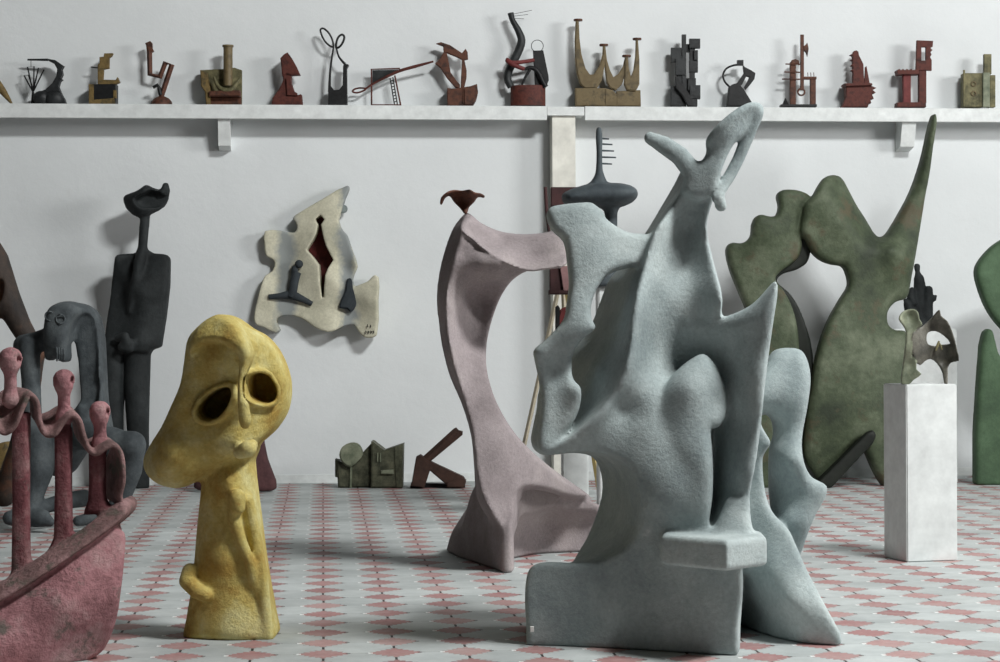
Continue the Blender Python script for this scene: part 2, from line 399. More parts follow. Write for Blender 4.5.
        fl_ = lab[tuple(act[quads[:, 0]].T)]
        objs = {}
        for pi, part in enumerate(s.parts):
            q = quads[fl_ == pi]
            if len(q) == 0: continue
            used = np.unique(q); re = np.full(n, -1); re[used] = np.arange(len(used))
            nm_ = (names or {}).get(part, part)
            me = bpy.data.meshes.new(nm_)
            me.from_pydata(co[used].tolist(), [], re[q].tolist())
            me.polygons.foreach_set('use_smooth', [True]*len(me.polygons))
            me.normals_split_custom_set_from_vertices(vn[used].tolist())
            pr = parent or s.f.root
            if subs and part in subs and subs[part] in objs: pr = objs[subs[part]]
            objs[part] = link(nm_, me, mats[part] if isinstance(mats, dict) else mats, pr)
        return objs
# ---- direct mesh builder for the small welded pieces
class MB:
    def __init__(s, fr): s.f = fr; s.bm = bmesh.new()
    def prism(s, pts, w, th, bevel=.006, smooth=0, taper=None):
        """outline pts (pixels) at its front plane w, thickness th"""
        pts = list(catmull(pts, smooth)) if smooth else pts
        u = [s.f.uv(p[0], p[1], w) for p in pts]
        if s.f.base or True: u = [(a, max(b_, 0.0)) for a, b_ in u]
        area = sum(u[i][0]*u[(i+1) % len(u)][1]-u[(i+1) % len(u)][0]*u[i][1] for i in range(len(u)))
        if area < 0: u = u[::-1]
        bm = bmesh.new()
        vs = [bm.verts.new((a, -w, b_)) for a, b_ in u]; f = bm.faces.new(vs)
        r = bmesh.ops.extrude_face_region(bm, geom=[f]); nv = [g for g in r['geom'] if isinstance(g, bmesh.types.BMVert)]
        for v in nv: v.co.y += th
        bmesh.ops.recalc_face_normals(bm, faces=bm.faces)
        if bevel:
            ed = [e for e in bm.edges if abs(e.verts[0].co.y-e.verts[1].co.y) < 1e-6]
            try: bmesh.ops.bevel(bm, geom=ed, offset=bevel, segments=2, affect='EDGES', clamp_overlap=True)
            except Exception: pass
        s.add(bm); return s
    def add(s, bm):
        me = bpy.data.meshes.new('t'); bm.to_mesh(me); bm.free(); s.bm.from_mesh(me); bpy.data.meshes.remove(me)
    def box(s, x0, y0, x1, y1, w, th, bevel=.005): return s.prism([(x0, y0), (x1, y0), (x1, y1), (x0, y1)], w, th, bevel)
    def tube(s, pts, r, smooth=0, closed=False, seg=10, flat=1.0):
        """pts (px, py[, w]); r radius in pixels, number or per-point list"""
        p = [tuple(q) + ((0.0,) if len(q) == 2 else ()) for q in pts]
        rr = [r]*len(p) if not isinstance(r, (list, tuple)) else list(r)
        q4 = np.array([a + (b_,) for a, b_ in zip(p, rr)], float)
        if smooth: q4 = catmull(q4, smooth, closed=closed)
        V3 = [s.f.pt(a[0], a[1], a[2]) for a in q4]; R = [a[3]*s.f.k for a in q4]; n = len(V3)
        rings = []; nrm = Vector((0, 1, 0))
        for i in range(n):
            a = V3[(i-1) % n] if closed or i > 0 else V3[i]; b_ = V3[(i+1) % n] if closed or i < n-1 else V3[i]
            t = (b_-a).normalized()
            side = t.cross(nrm)
            if side.length < 1e-4: side = t.cross(Vector((1, 0, 0)))
            side.normalize(); up = side.cross(t).normalized()
            rings.append([s.bm.verts.new(V3[i] + (side*math.cos(x) + up*math.sin(x)*flat)*R[i]) for x in [2*math.pi*k/seg for k in range(seg)]])
        for i in range(n if closed else n-1):
            A, B = rings[i], rings[(i+1) % n]
            for k in range(seg): s.bm.faces.new((A[k], A[(k+1) % seg], B[(k+1) % seg], B[k]))
        if not closed: s.bm.faces.new(rings[0][::-1]); s.bm.faces.new(rings[-1])
        return s
    def cyl(s, cx, y0, y1, rx, w=0.0, rx2=None, seg=24, flat=1.0):
        """upright round drum from pixel row y0 (top) to y1"""
        return s.lathe(cx, [(y1, rx), (y0, rx if rx2 is None else rx2)], w, seg, flat)
    def lathe(s, cx, prof, w=0.0, seg=24, flat=1.0):
        rings = []
        for py, rx in prof:
            c = s.f.pt(cx, py, w); c.z = max(c.z, 0); R = max(rx, .02)*s.f.k
            rings.append([s.bm.verts.new((c.x+R*math.cos(a), c.y+R*math.sin(a)*flat, c.z)) for a in [2*math.pi*k/seg for k in range(seg)]])
        for A, B in zip(rings[:-1], rings[1:]):
            for k in range(seg): s.bm.faces.new((A[k], A[(k+1) % seg], B[(k+1) % seg], B[k]))
        s.bm.faces.new(rings[0][::-1]); s.bm.faces.new(rings[-1]); return s
    def ball(s, px, py, r, w=0.0, sc=(1, 1, 1)):
        c = s.f.pt(px, py, w); R = r*s.f.k
        bmesh.ops.create_uvsphere(s.bm, u_segments=16, v_segments=10, radius=1, matrix=Matrix.Translation(c) @ Matrix.Diagonal((R*sc[0], R*sc[1], R*sc[2], 1)))
        return s
    def build(s, name, m, parent=None, smooth=True):
        bmesh.ops.recalc_face_normals(s.bm, faces=s.bm.faces)
        me = bpy.data.meshes.new(name); s.bm.to_mesh(me); s.bm.free()
        if smooth:
            me.polygons.foreach_set('use_smooth', [True]*len(me.polygons)); me.set_sharp_from_angle(angle=math.radians(38))
        return link(name, me, m, parent or s.f.root)
SC.view_settings.view_transform = 'Standard'; SC.view_settings.look = 'None'; SC.view_settings.gamma = 1; SC.view_settings.use_curve_mapping = False
SC.view_settings.exposure = -0.14
# ================================================================== the setting
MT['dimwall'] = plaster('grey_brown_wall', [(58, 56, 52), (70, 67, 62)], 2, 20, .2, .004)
XL, XR, YF, ZC = -7.0, 13.5, -4.0, 9.5
struct('floor', bm_box(XL-.2, XR+.2, YF-4, YW+.25, -.12, 0), 'floor')
struct('wall_back', bm_box(XL-.2, XR+.2, YW, YW+.25, 0, ZC), 'wall')
struct('wall_left', bm_box(XL-.2, XL, YF, YW, 0, ZC), 'dimwall')
struct('ceiling', bm_box(XL-.2, XR+.2, YF, YW+.25, ZC, ZC+.2), 'ceiling')
b_ = bm_box(XR, XR+.2, YF, YW, 0, .7); bm_box(XR, XR+.2, YF, YW, 9.0, ZC, b_)
for y in (YF, 2.0, 8.0, 15.6): bm_box(XR, XR+.2, y, y+.45, .7, 9.0, b_)
struct('wall_right', b_, 'wall')
struct('baseboard_back', bm_box(XL, XR, YW-.012, YW, 0, .07), 'shelf')
# light: overcast daylight from the open side of the hall (right, behind the camera) and the sky
w = bpy.data.worlds.new('overcast_sky'); SC.world = w; w.use_nodes = True
bg = w.node_tree.nodes['Background']; bg.inputs[0].default_value = (.86, .93, 1.0, 1); bg.inputs[1].default_value = .05
def area(name, loc, target, sx, sy, power, col=(1, 1, 1)):
    l = bpy.data.lights.new(name, 'AREA'); l.shape = 'RECTANGLE'; l.size = sx; l.size_y = sy; l.energy = power; l.color = col
    o = bpy.data.objects.new(name, l); COL.objects.link(o); o.location = loc
    o.rotation_euler = (Vector(target)-Vector(loc)).to_track_quat('-Z', 'Y').to_euler(); return o
area('side_window_daylight', (13.2, 8.0, 4.6), (0, 10.5, 1.2), 4.0, 2.4, 950, (1, .995, .98))
area('high_window_daylight', (5.6, 5.0, 9.2), (0.8, 13, 1.4), 2.6, 1.7, 2000, (.99, 1, .99))
# ------------------------------------------------------------------ shelf, post
ZS = P(0, 103.5, zwall(0, YW-.245)).z                    # shelf top
def wframe(name, label, cat, px, y, base=0.0, group=None): return Frame(name, label, cat, px, zwall(px, y), base, group)
def xw(px, y): return P(px, 336, zwall(px, y)).x
def shelf(px0, px1, label, brk):
    x0, x1 = xw(px0, YW-.245), xw(px1, YW-.245)
    e = bpy.data.objects.new('wall_shelf', None); COL.objects.link(e); e.location = ((x0+x1)/2, YW-.15, ZS); tag(e, label, 'shelf')
    cx = (x0+x1)/2
    bm = bmesh.new(); bm_box(x0-cx, x1-cx, -.075, .149, -.035, 0, bm); me = bpy.data.meshes.new('board'); bm.to_mesh(me); bm.free(); link('board', me, 'shelf', e)
    bm = bmesh.new(); bm_box(x0-cx, x1-cx, -.095, -.075, -.113, .002, bm)
    bmesh.ops.bevel(bm, geom=bm.edges[:], offset=.004, segments=1, affect='EDGES'); me = bpy.data.meshes.new('front_board'); bm.to_mesh(me); bm.free(); link('front_board', me, 'shelf', e)
    for bx0, bx1, by in brk:
        a0, a1 = xw(bx0, YW-.2)-cx, xw(bx1, YW-.2)-cx; zb = P(bx0, by, zwall(bx0, YW-.2)).z - ZS
        bm = bmesh.new(); v = [bm.verts.new((a0, y, z)) for y, z in ((.149, -.036), (-.065, -.036), (-.065, -.1), (-.0, zb), (.149, zb-.03))]
        f = bm.faces.new(v); r = bmesh.ops.extrude_face_region(bm, geom=[f])
        for g in r['geom']:
            if isinstance(g, bmesh.types.BMVert): g.co.x += a1-a0
        bmesh.ops.recalc_face_normals(bm, faces=bm.faces); me = bpy.data.meshes.new('bracket'); bm.to_mesh(me); bm.free(); link('bracket', me, 'shelf', e)
shelf(-70, 548, 'long white wall shelf left of the white post, with one bracket', [(219, 231, 145)])
shelf(586, 1070, 'long white wall shelf right of the white post, above the green sculptures', [(903, 917, 146)])
e = bpy.data.objects.new('shelf_post', None); COL.objects.link(e); px_ = xw(564, YW-.15); e.location = (px_, YW-.15, 0); tag(e, 'cream white upright post holding up the joint of the two shelves', 'post')
hx = (xw(576, YW-.15)-xw(553, YW-.15))/2
bm = bm_box(-hx, hx, -.06, .14, 0, ZS-.075); me = bpy.data.meshes.new('upright'); bm.to_mesh(me); bm.free(); link('upright', me, 'cream', e)
bm = bm_box(xw(548.5, YW-.245)-px_, xw(585.5, YW-.245)-px_, -.092, .14, -.073, -.002)
for v in bm.verts: v.co.z += ZS
me = bpy.data.meshes.new('cap_block'); bm.to_mesh(me); bm.free(); link('cap_block', me, 'shelf', e)
# ================================================================== blue grey sculpture
T0 = __import__('time').time()
def sculpt_blue():
    f = Frame('abstract_figure_sculpture', 'large blue-grey cement sculpture with raised arms, horn fin and bracket slab on pavers', 'sculpture', 650, 7.9)
    F = f.field(505, 85, 860, 665, -.62, .72, .0098)
    ridge = [(698, 166), (684, 188), (668, 212), (653, 235), (643, 271), (637, 295), (632, 325), (630, 352), (624, 376), (604, 408), (588, 423), (572, 436), (556, 445), (546, 452)]
    cfront = [(575, 452), (598, 452), (614, 457), (628, 466), (637, 482), (641, 500), (641, 518), (636, 535), (626, 548), (612, 556), (596, 562)]
    foot = [(575, 563), (556, 562), (540, 563), (530, 568), (526, 580), (525, 605), (527, 630), (530, 668)]
    right = [(660, 668), (734, 668), (738, 630), (742, 575), (738, 548), (710, 530), (711, 500), (712, 460), (712, 420), (712, 380), (716, 340), (722, 300), (713, 262), (706, 228), (709, 212), (714, 196), (717, 180), (714, 166)]
    front = [(535, 600, .14), (535, 655, .15), (600, 610, .21), (660, 610, .31), (720, 610, .42), (735, 650, .42), (640, 505, .30), (600, 445, .27), (550, 449, .27), (628, 365, .33), (604, 408, .32), (640, 300, .28), (644, 370, .25), (622, 410, .26), (654, 300, .2),
             (665, 225, .18), (690, 185, .12), (676, 235, .09), (712, 190, .13), (708, 230, .15), (722, 300, .27), (692, 230, .06), (690, 268, .10), (672, 300, .16), (700, 302, .17), (692, 338, .10), (672, 362, .10), (664, 388, .23), (650, 400, .28), (705, 380, .04), (640, 430, .3), (692, 460, .36), (690, 540, .36), (652, 450, .33), (652, 500, .35)]
    bsil = [(697, 163), (683, 168), (674, 184), (660, 208), (645, 233), (622, 264), (608, 280), (597, 308), (588, 328), (568, 345), (560, 362), (560, 385), (562, 400), (556, 422), (546, 434), (536, 418), (531, 440), (537, 452), (552, 455)]
    bc = [(572, 453), (590, 456), (597, 464), (601, 480), (600, 498), (594, 518), (586, 538), (576, 556), (572, 564)]
    F.sheet('body', ridge + cfront + foot + right, front, -.38, r=.018, back_pts=bsil + bc + foot[1:] + right, k=.03, smooth=3)
    # round lobe standing in front of the hollow
    lobe = [(640, 420), (660, 393), (680, 371), (694, 359), (705, 354), (715, 362), (723, 378), (728, 398), (727, 417), (720, 428), (713, 430), (713, 445), (714, 470), (712, 500), (706, 526), (690, 545), (650, 545), (632, 500), (628, 455)]
    F.sheet('lobe', lobe, [(705, 360, .26), (690, 388, .34), (720, 400, .31), (668, 405, .30), (690, 450, .385), (650, 470, .29), (702, 520, .39), (650, 530, .26), (648, 425, .25), (632, 490, .22)], .1, r=.05, k=.02)
    # strut figure at the left
    bone = [(547, 213), (550, 207), (564, 203.6), (580, 202), (592, 202), (598, 206), (604, 211), (606, 217), (616, 225), (630, 232), (648, 234), (660, 240), (655, 258), (639, 265), (622, 269), (608, 275), (598, 288), (592, 304), (592, 318), (596, 328), (584, 338), (574, 352), (572, 368), (574, 380), (581, 388), (580, 408), (573, 424), (562, 440), (552, 448), (541, 452), (538, 444), (541, 412), (540, 385), (535, 360), (534, 351), (545, 341), (556, 330), (565, 318), (568, 300), (570, 285), (568, 262), (564, 240), (552, 228)]
    F.sheet('strut', bone, [(575, 215, .2), (550, 212, .18), (600, 250, .23), (640, 248, .16), (580, 290, .26), (580, 330, .29), (545, 355, .26), (560, 370, .22), (577, 390, .28), (579, 405, .27), (572, 424, .26), (560, 405, .25), (543, 420, .26), (545, 445, .27), (562, 438, .25)], ('t', .18), r=.034, k=.025)
    F.sheet('strut', [(541, 395), (560, 410), (560, 450), (548, 454), (538, 452), (532, 446), (534, 430), (538, 410)], .2, -.1, r=.03, k=.03)
    # raised arms
    F.limb('arms', [(650, 138, .14, 6.5), (664, 145, .14, 9), (680, 156, .15, 9.5), (691, 170, .15, 10), (700, 180, .14, 12)], k=.02, flat=.8)
    F.sheet('arms', [(688, 172), (699, 163), (707, 155), (709, 148), (708, 138), (719, 123), (740, 106), (756, 100), (765, 105), (764.5, 114), (752, 133), (737, 141), (731, 150), (725, 163), (720, 178), (716, 192), (700, 200), (684, 192)], [(690, 180, .18), (709, 150, .2), (720, 128, .24), (756, 104, .2), (760, 116, .13), (735, 138, .2), (722, 170, .2), (712, 192, .19)], ('t', .13), r=.028, k=.02, smooth=2)
    F.limb('arms', [(757, 113, .14, 7), (748, 136, .13, 6.5), (738, 160, .13, 6), (729, 177, .14, 6), (722, 188, .16, 5.5), (717, 198, .18, 5.5)], k=.010)
    F.limb('arms', [(718, 193, .16, 5), (721, 206, .16, 6)], k=.010)
    # horned fin
    fin = [(779, 280), (766, 293), (756, 303), (742, 311), (722, 318), (704, 320), (688, 317), (676, 330), (664, 350), (655, 380), (675, 400), (692, 420), (700, 440), (706, 470), (708, 500), (707, 518), (703, 536), (752, 536), (751, 515), (754, 490), (760, 458), (764, 425), (767, 393), (771, 358), (776, 320), (780, 292)]
    F.sheet('fin', fin, [(778, 284, .42), (776, 310, .43), (771, 360, .44), (765, 420, .45), (752, 490, .44), (749, 530, .46), (728, 526, .38), (708, 530, .28), (714, 500, .2), (742, 470, .38), (726, 470, .27), (714, 460, .16), (745, 400, .36), (745, 370, .33), (755, 315, .36), (728, 370, .2), (700, 350, .1), (690, 318, .17), (722, 318, .25), (665, 370, .05), (712, 415, .14), (740, 310, .31)], ('t', .17), r=.055, k=.025, smooth=3)
    # six-sided bracket slab
    def pl(px, py, w): return (f.uv(px, py, w)[0], w)
    F.plan('slab', [pl(661, 550, .44), pl(727, 555, .66), pl(767, 552, .5), pl(762, 552, .3), pl(720, 550, .14), pl(665, 550, .14)], f.uv(700, 536, .5)[1], f.uv(700, 570, .6)[1], r=.018, k=.02, smooth=0)
    F.limb('fin', [(736, 508, .34, 12), (732, 537, .36, 20)], k=.03)
    F.limb('body', [(716, 575, .3, 22), (714, 668, .3, 20)], k=.04)
    # second, smaller figure leaning behind
    lobe2 = [(762, 375), (770, 362), (778, 351), (790, 348), (803, 350), (810, 361), (813, 380), (810, 406), (805, 439), (806, 462), (814, 478), (829, 487), (828, 498), (819, 514), (812, 530), (803, 556), (790, 575), (775, 560), (776, 540), (774, 512), (772, 484), (773, 450), (777, 435), (775, 421), (768, 415), (755, 420), (745, 400)]
    F.sheet('companion_lobe', lobe2, [(790, 360, -.25), (800, 400, -.2), (775, 430, -.26), (792, 460, -.13), (825, 490, -.12), (790, 520, -.14), (775, 500, -.26), (800, 550, -.16), (760, 400, -.2)], ('t', .2), r=.06, k=.02)
    F.sheet('companion_face', [(735, 380), (752, 395), (761, 410), (762, 424), (767, 434), (772, 443), (769, 449), (764.5, 456), (764, 472), (766, 490), (772, 512), (781, 528), (775, 560), (745, 575), (725, 500), (728, 420)], [(740, 420, -.1), (772, 443, -.06), (764, 480, -.08), (775, 525, -.02), (735, 540, -.1)], ('t', .2), r=.03, k=.02)
    footp = [(740, 560), (748, 530), (762, 505), (775, 518), (789, 529), (797, 545), (806, 566), (820, 594), (834, 620), (843, 638), (841, 650), (800, 648), (765, 642), (745, 630), (737, 612), (737, 590)]
    F.sheet('companion_foot', footp, [(789, 532, .03), (810, 580, .12), (840, 640, .2), (800, 640, .12), (768, 632, -.06), (742, 615, -.3), (745, 560, -.1), (770, 570, .06), (765, 515, -.06), (790, 600, .16)], ('t', .34), r=.03, k=.03, smooth=3)
    o = F.build('blue', names={'lobe': 'belly_lobe', 'fin': 'horn_fin', 'slab': 'bracket_slab', 'companion_lobe': 'companion_back', 'companion_face': 'companion_face', 'companion_foot': 'companion_foot', 'arms': 'raised_arms', 'strut': 'side_strut'})
    m = f.mb(); m.box(530.5, 627, 534, 632, .185, .02, 0); m.build('price_tag', 'tagwhite')['label'] = 'tiny white paper tag'
sculpt_blue()
# ================================================================== mauve sculpture
def sculpt_mauve():
    f = Frame('archway_sculpture', 'tall mauve-grey twisted sculpture with flared foot, beside the blue-grey one', 'sculpture', 505, 10.3)
    F = f.field(425, 195, 625, 590, -1.15, .32, .0105)
    def pl(px, w): return (f.uv(px, 560, w)[0], w)
    front = [(470, 216), (480, 224), (500, 233), (525, 236), (547, 234), (566, 230), (568, 247), (564, 265), (547, 269), (528, 271), (512, 281), (499, 300), (491, 322), (487, 341), (486, 360), (488, 376), (496, 403), (513, 433), (536, 458), (563, 480), (588, 496), (572, 496), (545, 488), (524, 486), (514, 496), (511, 530), (505, 532), (490, 510), (481, 490), (476, 465), (472, 430), (464, 400), (455, 370), (450, 345), (447, 320), (447, 297), (452, 268), (460, 240), (462, 225)]
    back = [(467, 212), (480, 222), (500, 231), (525, 234), (547, 232), (566, 228), (568, 247), (564, 262), (547, 266), (528, 268), (513, 276), (501, 296), (492, 320), (487, 341), (486, 360), (488, 376), (497, 403), (515, 433), (540, 458), (567, 479), (594, 500), (572, 500), (545, 492), (524, 492), (512, 530), (490, 520), (476, 497), (474, 470), (471, 436), (461, 403), (449, 376), (441, 345), (438, 322), (436, 297), (440, 265), (451, 231), (458, 220)]
    F.sheet('stem', front, [(466, 215, .05), (461, 230, .17), (463, 250, .15), (464, 266, .14), (480, 264, .16), (500, 264, .17), (452, 275, .14), (449, 305, .11), (470, 284, .0), (490, 284, .0), (510, 277, .06), (477, 306, -.2), (493, 312, -.17), (455, 345, .08), (472, 340, -.13), (483, 350, -.1), (476, 380, .02), (465, 405, .1), (488, 410, .07), (478, 470, .16), (500, 450, .12), (500, 520, .18), (520, 480, .04), (560, 490, -.35), (590, 502, -.6), (500, 240, .02), (530, 255, .06), (560, 250, .06)], ('t', .26), r=.014, back_pts=back, k=.012, smooth=3)
    F.sheet('arm', [(467, 212), (474, 218), (484, 226), (502, 233.5), (525, 236), (547, 234), (566, 230), (569, 247), (566, 265), (547, 269), (529, 271), (514, 267), (499, 260), (484, 250), (471, 239), (461, 229)], [(467, 213, -.04), (461, 229, .19), (484, 226, -.1), (484, 250, .19), (502, 234, -.14), (499, 260, .2), (525, 236, -.15), (529, 271, .19), (566, 230, -.15), (566, 265, .18)], ('t', .1), r=.014, k=.012, smooth=3)
    # chevron foot: two curved wings running back from the front edge
    F.plan('foot', [pl(499, .10), pl(503, .17), pl(511, .17), pl(514, .1), pl(513, -.1), pl(520, -.32), pl(538, -.52), pl(560, -.64), pl(586, -.70), pl(598, -.72), pl(600, -.86), pl(570, -.9), pl(500, -.95), pl(452, -.92), pl(446, -.86)],
           [pl(506, .15) + (.26,), pl(513, .06) + (.36,), pl(520, -.3) + (.39,), pl(537, -.5) + (.385,), pl(514, -.1) + (.42,), pl(490, -.1) + (.32,), pl(470, -.5) + (.25,), pl(450, -.88) + (.03,), pl(474, -.75) + (.3,), pl(495, -.4) + (.55,), pl(510, -.3) + (.52,), pl(530, -.62) + (.44,), pl(560, -.66) + (.345,), pl(580, -.71) + (.315,), pl(598, -.75) + (.27,), pl(520, -.9) + (.3,)], r=.013, k=.03, smooth=3)
    F.limb('foot', [(529, 548, -.15, 18), (540, 545, -.38, 36), (562, 542, -.56, 39), (612, 545, -.64, 39)], k=.02, op='cut')
    F.build('purple')
    prof = [(440, 204), (441, 197), (448, 191), (454, 189.4), (462, 190), (470, 189.2), (475, 192), (481, 193), (485, 196), (484, 197.5), (478, 197), (474, 202), (469, 207), (467, 213), (465, 214), (460, 208), (454, 202), (449, 196), (445, 198), (441.5, 204.5)]
    F2 = f.field(434, 182, 492, 220, -.16, .2, .004, floor=False)
    F2.sheet('rust_cap', prof, [(465, 212, .0), (448, 193, .08), (470, 191, .08), (462, 199, -.03), (455, 197, .0), (482, 195, .02), (441, 203, .05)], ('t', .05), r=.012, smooth=3)
    F2.build('rustbrown')['rust_cap']['label'] = 'small folded rust-red steel cap on the tip'
sculpt_mauve()
# ================================================================== yellow head
def sculpt_yellow():
    f = Frame('big_eyed_head_sculpture', 'yellow ochre sculpture of a drooping big-eyed head on a pillar body', 'sculpture', 225, 8.05)
    F = f.field(135, 303, 300, 650, -.34, .42, .0075)
    trunk = [(203, 455), (199, 485), (196, 515), (194, 535), (192, 560), (189, 590), (184, 620), (182, 645), (225, 645), (273, 645), (271, 615), (267, 590), (262, 555), (258, 525), (255, 500), (251, 465), (249, 448)]
    F.sheet('trunk', trunk, [(200, 480, .04), (228, 480, .14), (250, 480, .06), (192, 560, .05), (225, 560, .13), (262, 560, .06), (183, 640, .06), (228, 640, .14), (272, 640, .1)], -.16, r=.06, k=.03, inflate=0)
    F.limb('arm', [(236, 501, .12, 7.5), (234, 518, .12, 6), (241, 540, .12, 5.5), (250, 562, .12, 5), (256, 590, .09, 5)], k=.015)
    F.limb('arm', [(237, 497, .14, 8.5), (238, 507, .14, 7.5)], k=.012)
    F.limb('arm', [(248, 500, .08, 6), (256, 540, .08, 6), (262, 575, .09, 6), (268, 640, .09, 6)], k=.015)
    F.limb('knob', [(190, 571, .05, 8), (187.5, 581, .07, 8.5), (197, 591, .11, 8), (205, 595, .12, 7)], k=.015)
    F.limb('groove', [(247, 520, .2, 4), (254, 550, .2, 4), (258, 565, .2, 1)], k=.03, op='cut')
    head = [(216, 314), (225, 315), (234, 319), (246, 328), (260, 335), (272, 346), (281, 361), (287, 381), (287, 400), (283, 415), (272, 431), (262, 440), (254, 447), (250, 456), (244, 460), (236, 458), (222, 466), (206, 475), (190, 485), (175, 490), (160, 488), (149, 482), (141, 471), (140, 460), (146, 446), (157, 428), (167, 406), (176, 384), (180, 360), (184, 338), (194, 326), (206, 317)]
    fr = [(216, 325, .2), (240, 350, .26), (195, 345, .2), (263, 350, .14), (280, 385, .08), (265, 425, .12), (158, 472, .16), (172, 455, .21), (147, 462, .1), (175, 485, .14), (200, 460, .16), (190, 400, .18), (225, 440, .2), (246, 450, .2), (208, 375, .2), (215, 402, .14), (262, 388, .1), (240, 400, .24), (170, 430, .16)]
    F.sheet('head', head, fr, [(216, 325, -.16), (280, 385, -.2), (150, 462, -.16), (200, 470, -.16), (230, 400, -.22)], r=.024, inflate=.09, imin=.6, k=.03, smooth=3)
    # forehead cap with its pointed edge running into the nose
    F.sheet('brow', [(216, 314), (232, 319), (242, 331), (248, 343), (251, 354), (248, 366), (243, 372), (236, 356), (226, 346), (212, 342), (200, 346), (189, 356), (186, 345), (195, 328), (206, 318)], [(215, 325, .26), (246, 352, .35), (190, 348, .24), (225, 340, .33), (210, 340, .3), (242, 368, .33)], ('t', .17), r=.03, k=.012, inflate=.03, imin=.7)
    F.limb('nose', [(245, 356, .31, 5), (242, 380, .32, 4), (243, 400, .32, 5.5), (245, 420, .31, 6), (245, 424, .3, 5)], k=.02)
    le = [(196.5, 410), (201, 402), (209, 394), (220.5, 388.3), (230, 387.2), (232.5, 394), (228.5, 406), (218, 417.5), (206, 420.5), (198.5, 416.5)]
    re = [(249.5, 376), (258, 373), (267, 375), (273, 383), (276, 391), (274, 400), (265, 403.5), (255, 401), (249.5, 396), (248.5, 385)]
    F.limb('lips', [(240, 452, .21, 7), (248, 449, .24, 8.5), (252, 445, .22, 6)], k=.02)
    frb = F.rb(fr)
    for nm, ey, dz in (('eye_rim', le, -.012), ('eye_rim_right', re, -.012)):
        c = np.array(ey).mean(0); big = [tuple(c+(np.array(q)-c)*1.12) for q in ey]
        cm = catmull(big + big[:1], 3, closed=False); pts = []
        for px, py in cm:
            u, v = f.uv(px, py, .15); pts.append((px, py, float(frb(u, v)) + dz + .035, 3.5))
        F.limb(nm, pts, k=.010)
    for ey, ww in ((le, .18), (re, .13)):
        F.sheet('eye', ey, .6, -.1, r=.006, k=.010, op='cut', wp=ww, smooth=2)
    F.limb('nostril', [(246, 436, .24, 2.2)], k=.008, op='cut')
    F.build('yellow', names={'eye_rim_right': 'eye_rim'}, subs={'brow': 'head', 'nose': 'head', 'lips': 'head', 'eye_rim': 'head', 'eye_rim_right': 'head', 'arm': 'trunk', 'knob': 'trunk'})
sculpt_yellow()
# ================================================================== green pair
def sculpt_green():
    f = Frame('kissing_pair_sculpture', 'tall moss-green flat sculpture of two kissing profiles, one with a spike', 'sculpture', 830, 15.75)
    F = f.field(715, 105, 945, 495, -.45, .35, .0155)
    right = [(801, 231), (803, 218), (806, 205), (814, 196), (820, 185), (826, 177), (834, 174), (842, 176), (850, 189), (858, 204), (867, 218), (879, 236), (886, 235), (893, 226), (901, 213), (913, 190), (924, 157), (932, 122), (936, 112), (938.5, 117), (935, 145), (931, 175), (927, 195), (923, 220), (918, 251), (913, 278), (908, 298), (897, 302), (889, 312), (890, 325), (897, 330), (907, 331), (909, 345), (909, 380), (904, 420), (895, 445), (888, 490), (881, 482), (873, 467), (866, 450), (862, 440), (845, 455), (828, 480), (821, 487), (812, 475), (805, 460), (804, 443), (808, 415), (813, 385), (818, 356), (824, 335), (832, 316), (843, 297), (850, 285), (848, 273), (844, 266), (833, 264), (821, 259), (812, 250), (807, 240)]
    F.sheet('spiked_figure', right, [(834, 177, .04), (843, 182, -.06), (866, 220, -.08), (877, 237, -.04), (838, 200, .08), (853, 226, .09), (868, 248, .07), (815, 225, .1), (835, 245, .1), (880, 262, .06), (892, 250, .1), (915, 250, -.04), (905, 290, -.06), (930, 150, 0), (860, 300, .06), (850, 350, .1), (890, 350, 0), (830, 420, .1), (870, 420, .08), (812, 460, .02), (880, 470, 0)], ('t', .22), r=.06, k=.03, smooth=3)
    left = [(727, 252), (728, 246), (733, 242), (740, 243), (747, 241), (752, 235), (753, 224), (757, 216), (763, 214), (770, 216), (777, 215), (780, 206), (778, 195), (782, 190), (792, 189), (803, 191), (811, 196), (806, 206), (802, 216), (801, 231), (803, 245), (800, 256), (792, 264), (782, 271), (776, 279), (783, 288), (791, 302), (797, 320), (800, 345), (800, 400), (795, 495), (755, 495), (752, 400), (755, 340), (748, 312), (739, 290), (731, 270)]
    F.sheet('facing_figure', left, [(740, 255, .0), (770, 235, .08), (790, 215, .06), (792, 245, .04), (770, 290, .06), (785, 340, .06), (775, 450, .06)], ('t', .2), r=.05, k=.02, smooth=3)
    F.build('green')
    # black painted return edges
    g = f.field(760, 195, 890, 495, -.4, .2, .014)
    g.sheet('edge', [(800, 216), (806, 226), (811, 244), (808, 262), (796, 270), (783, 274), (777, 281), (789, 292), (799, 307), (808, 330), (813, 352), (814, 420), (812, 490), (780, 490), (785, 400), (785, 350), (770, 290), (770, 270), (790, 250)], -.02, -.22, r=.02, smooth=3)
    g.sheet('bar', [(821, 492), (816, 484), (868, 432), (874, 430), (877, 435), (874, 443), (830, 490)], .13, -.1, r=.02, smooth=0)
    ob = g.build('darkedge', names={'edge': 'painted_edge', 'bar': 'crotch_bar'})
    ob['bar']['label'] = 'black diagonal bar between the legs'; ob['edge']['label'] = 'black edge of the left figure'
sculpt_green()
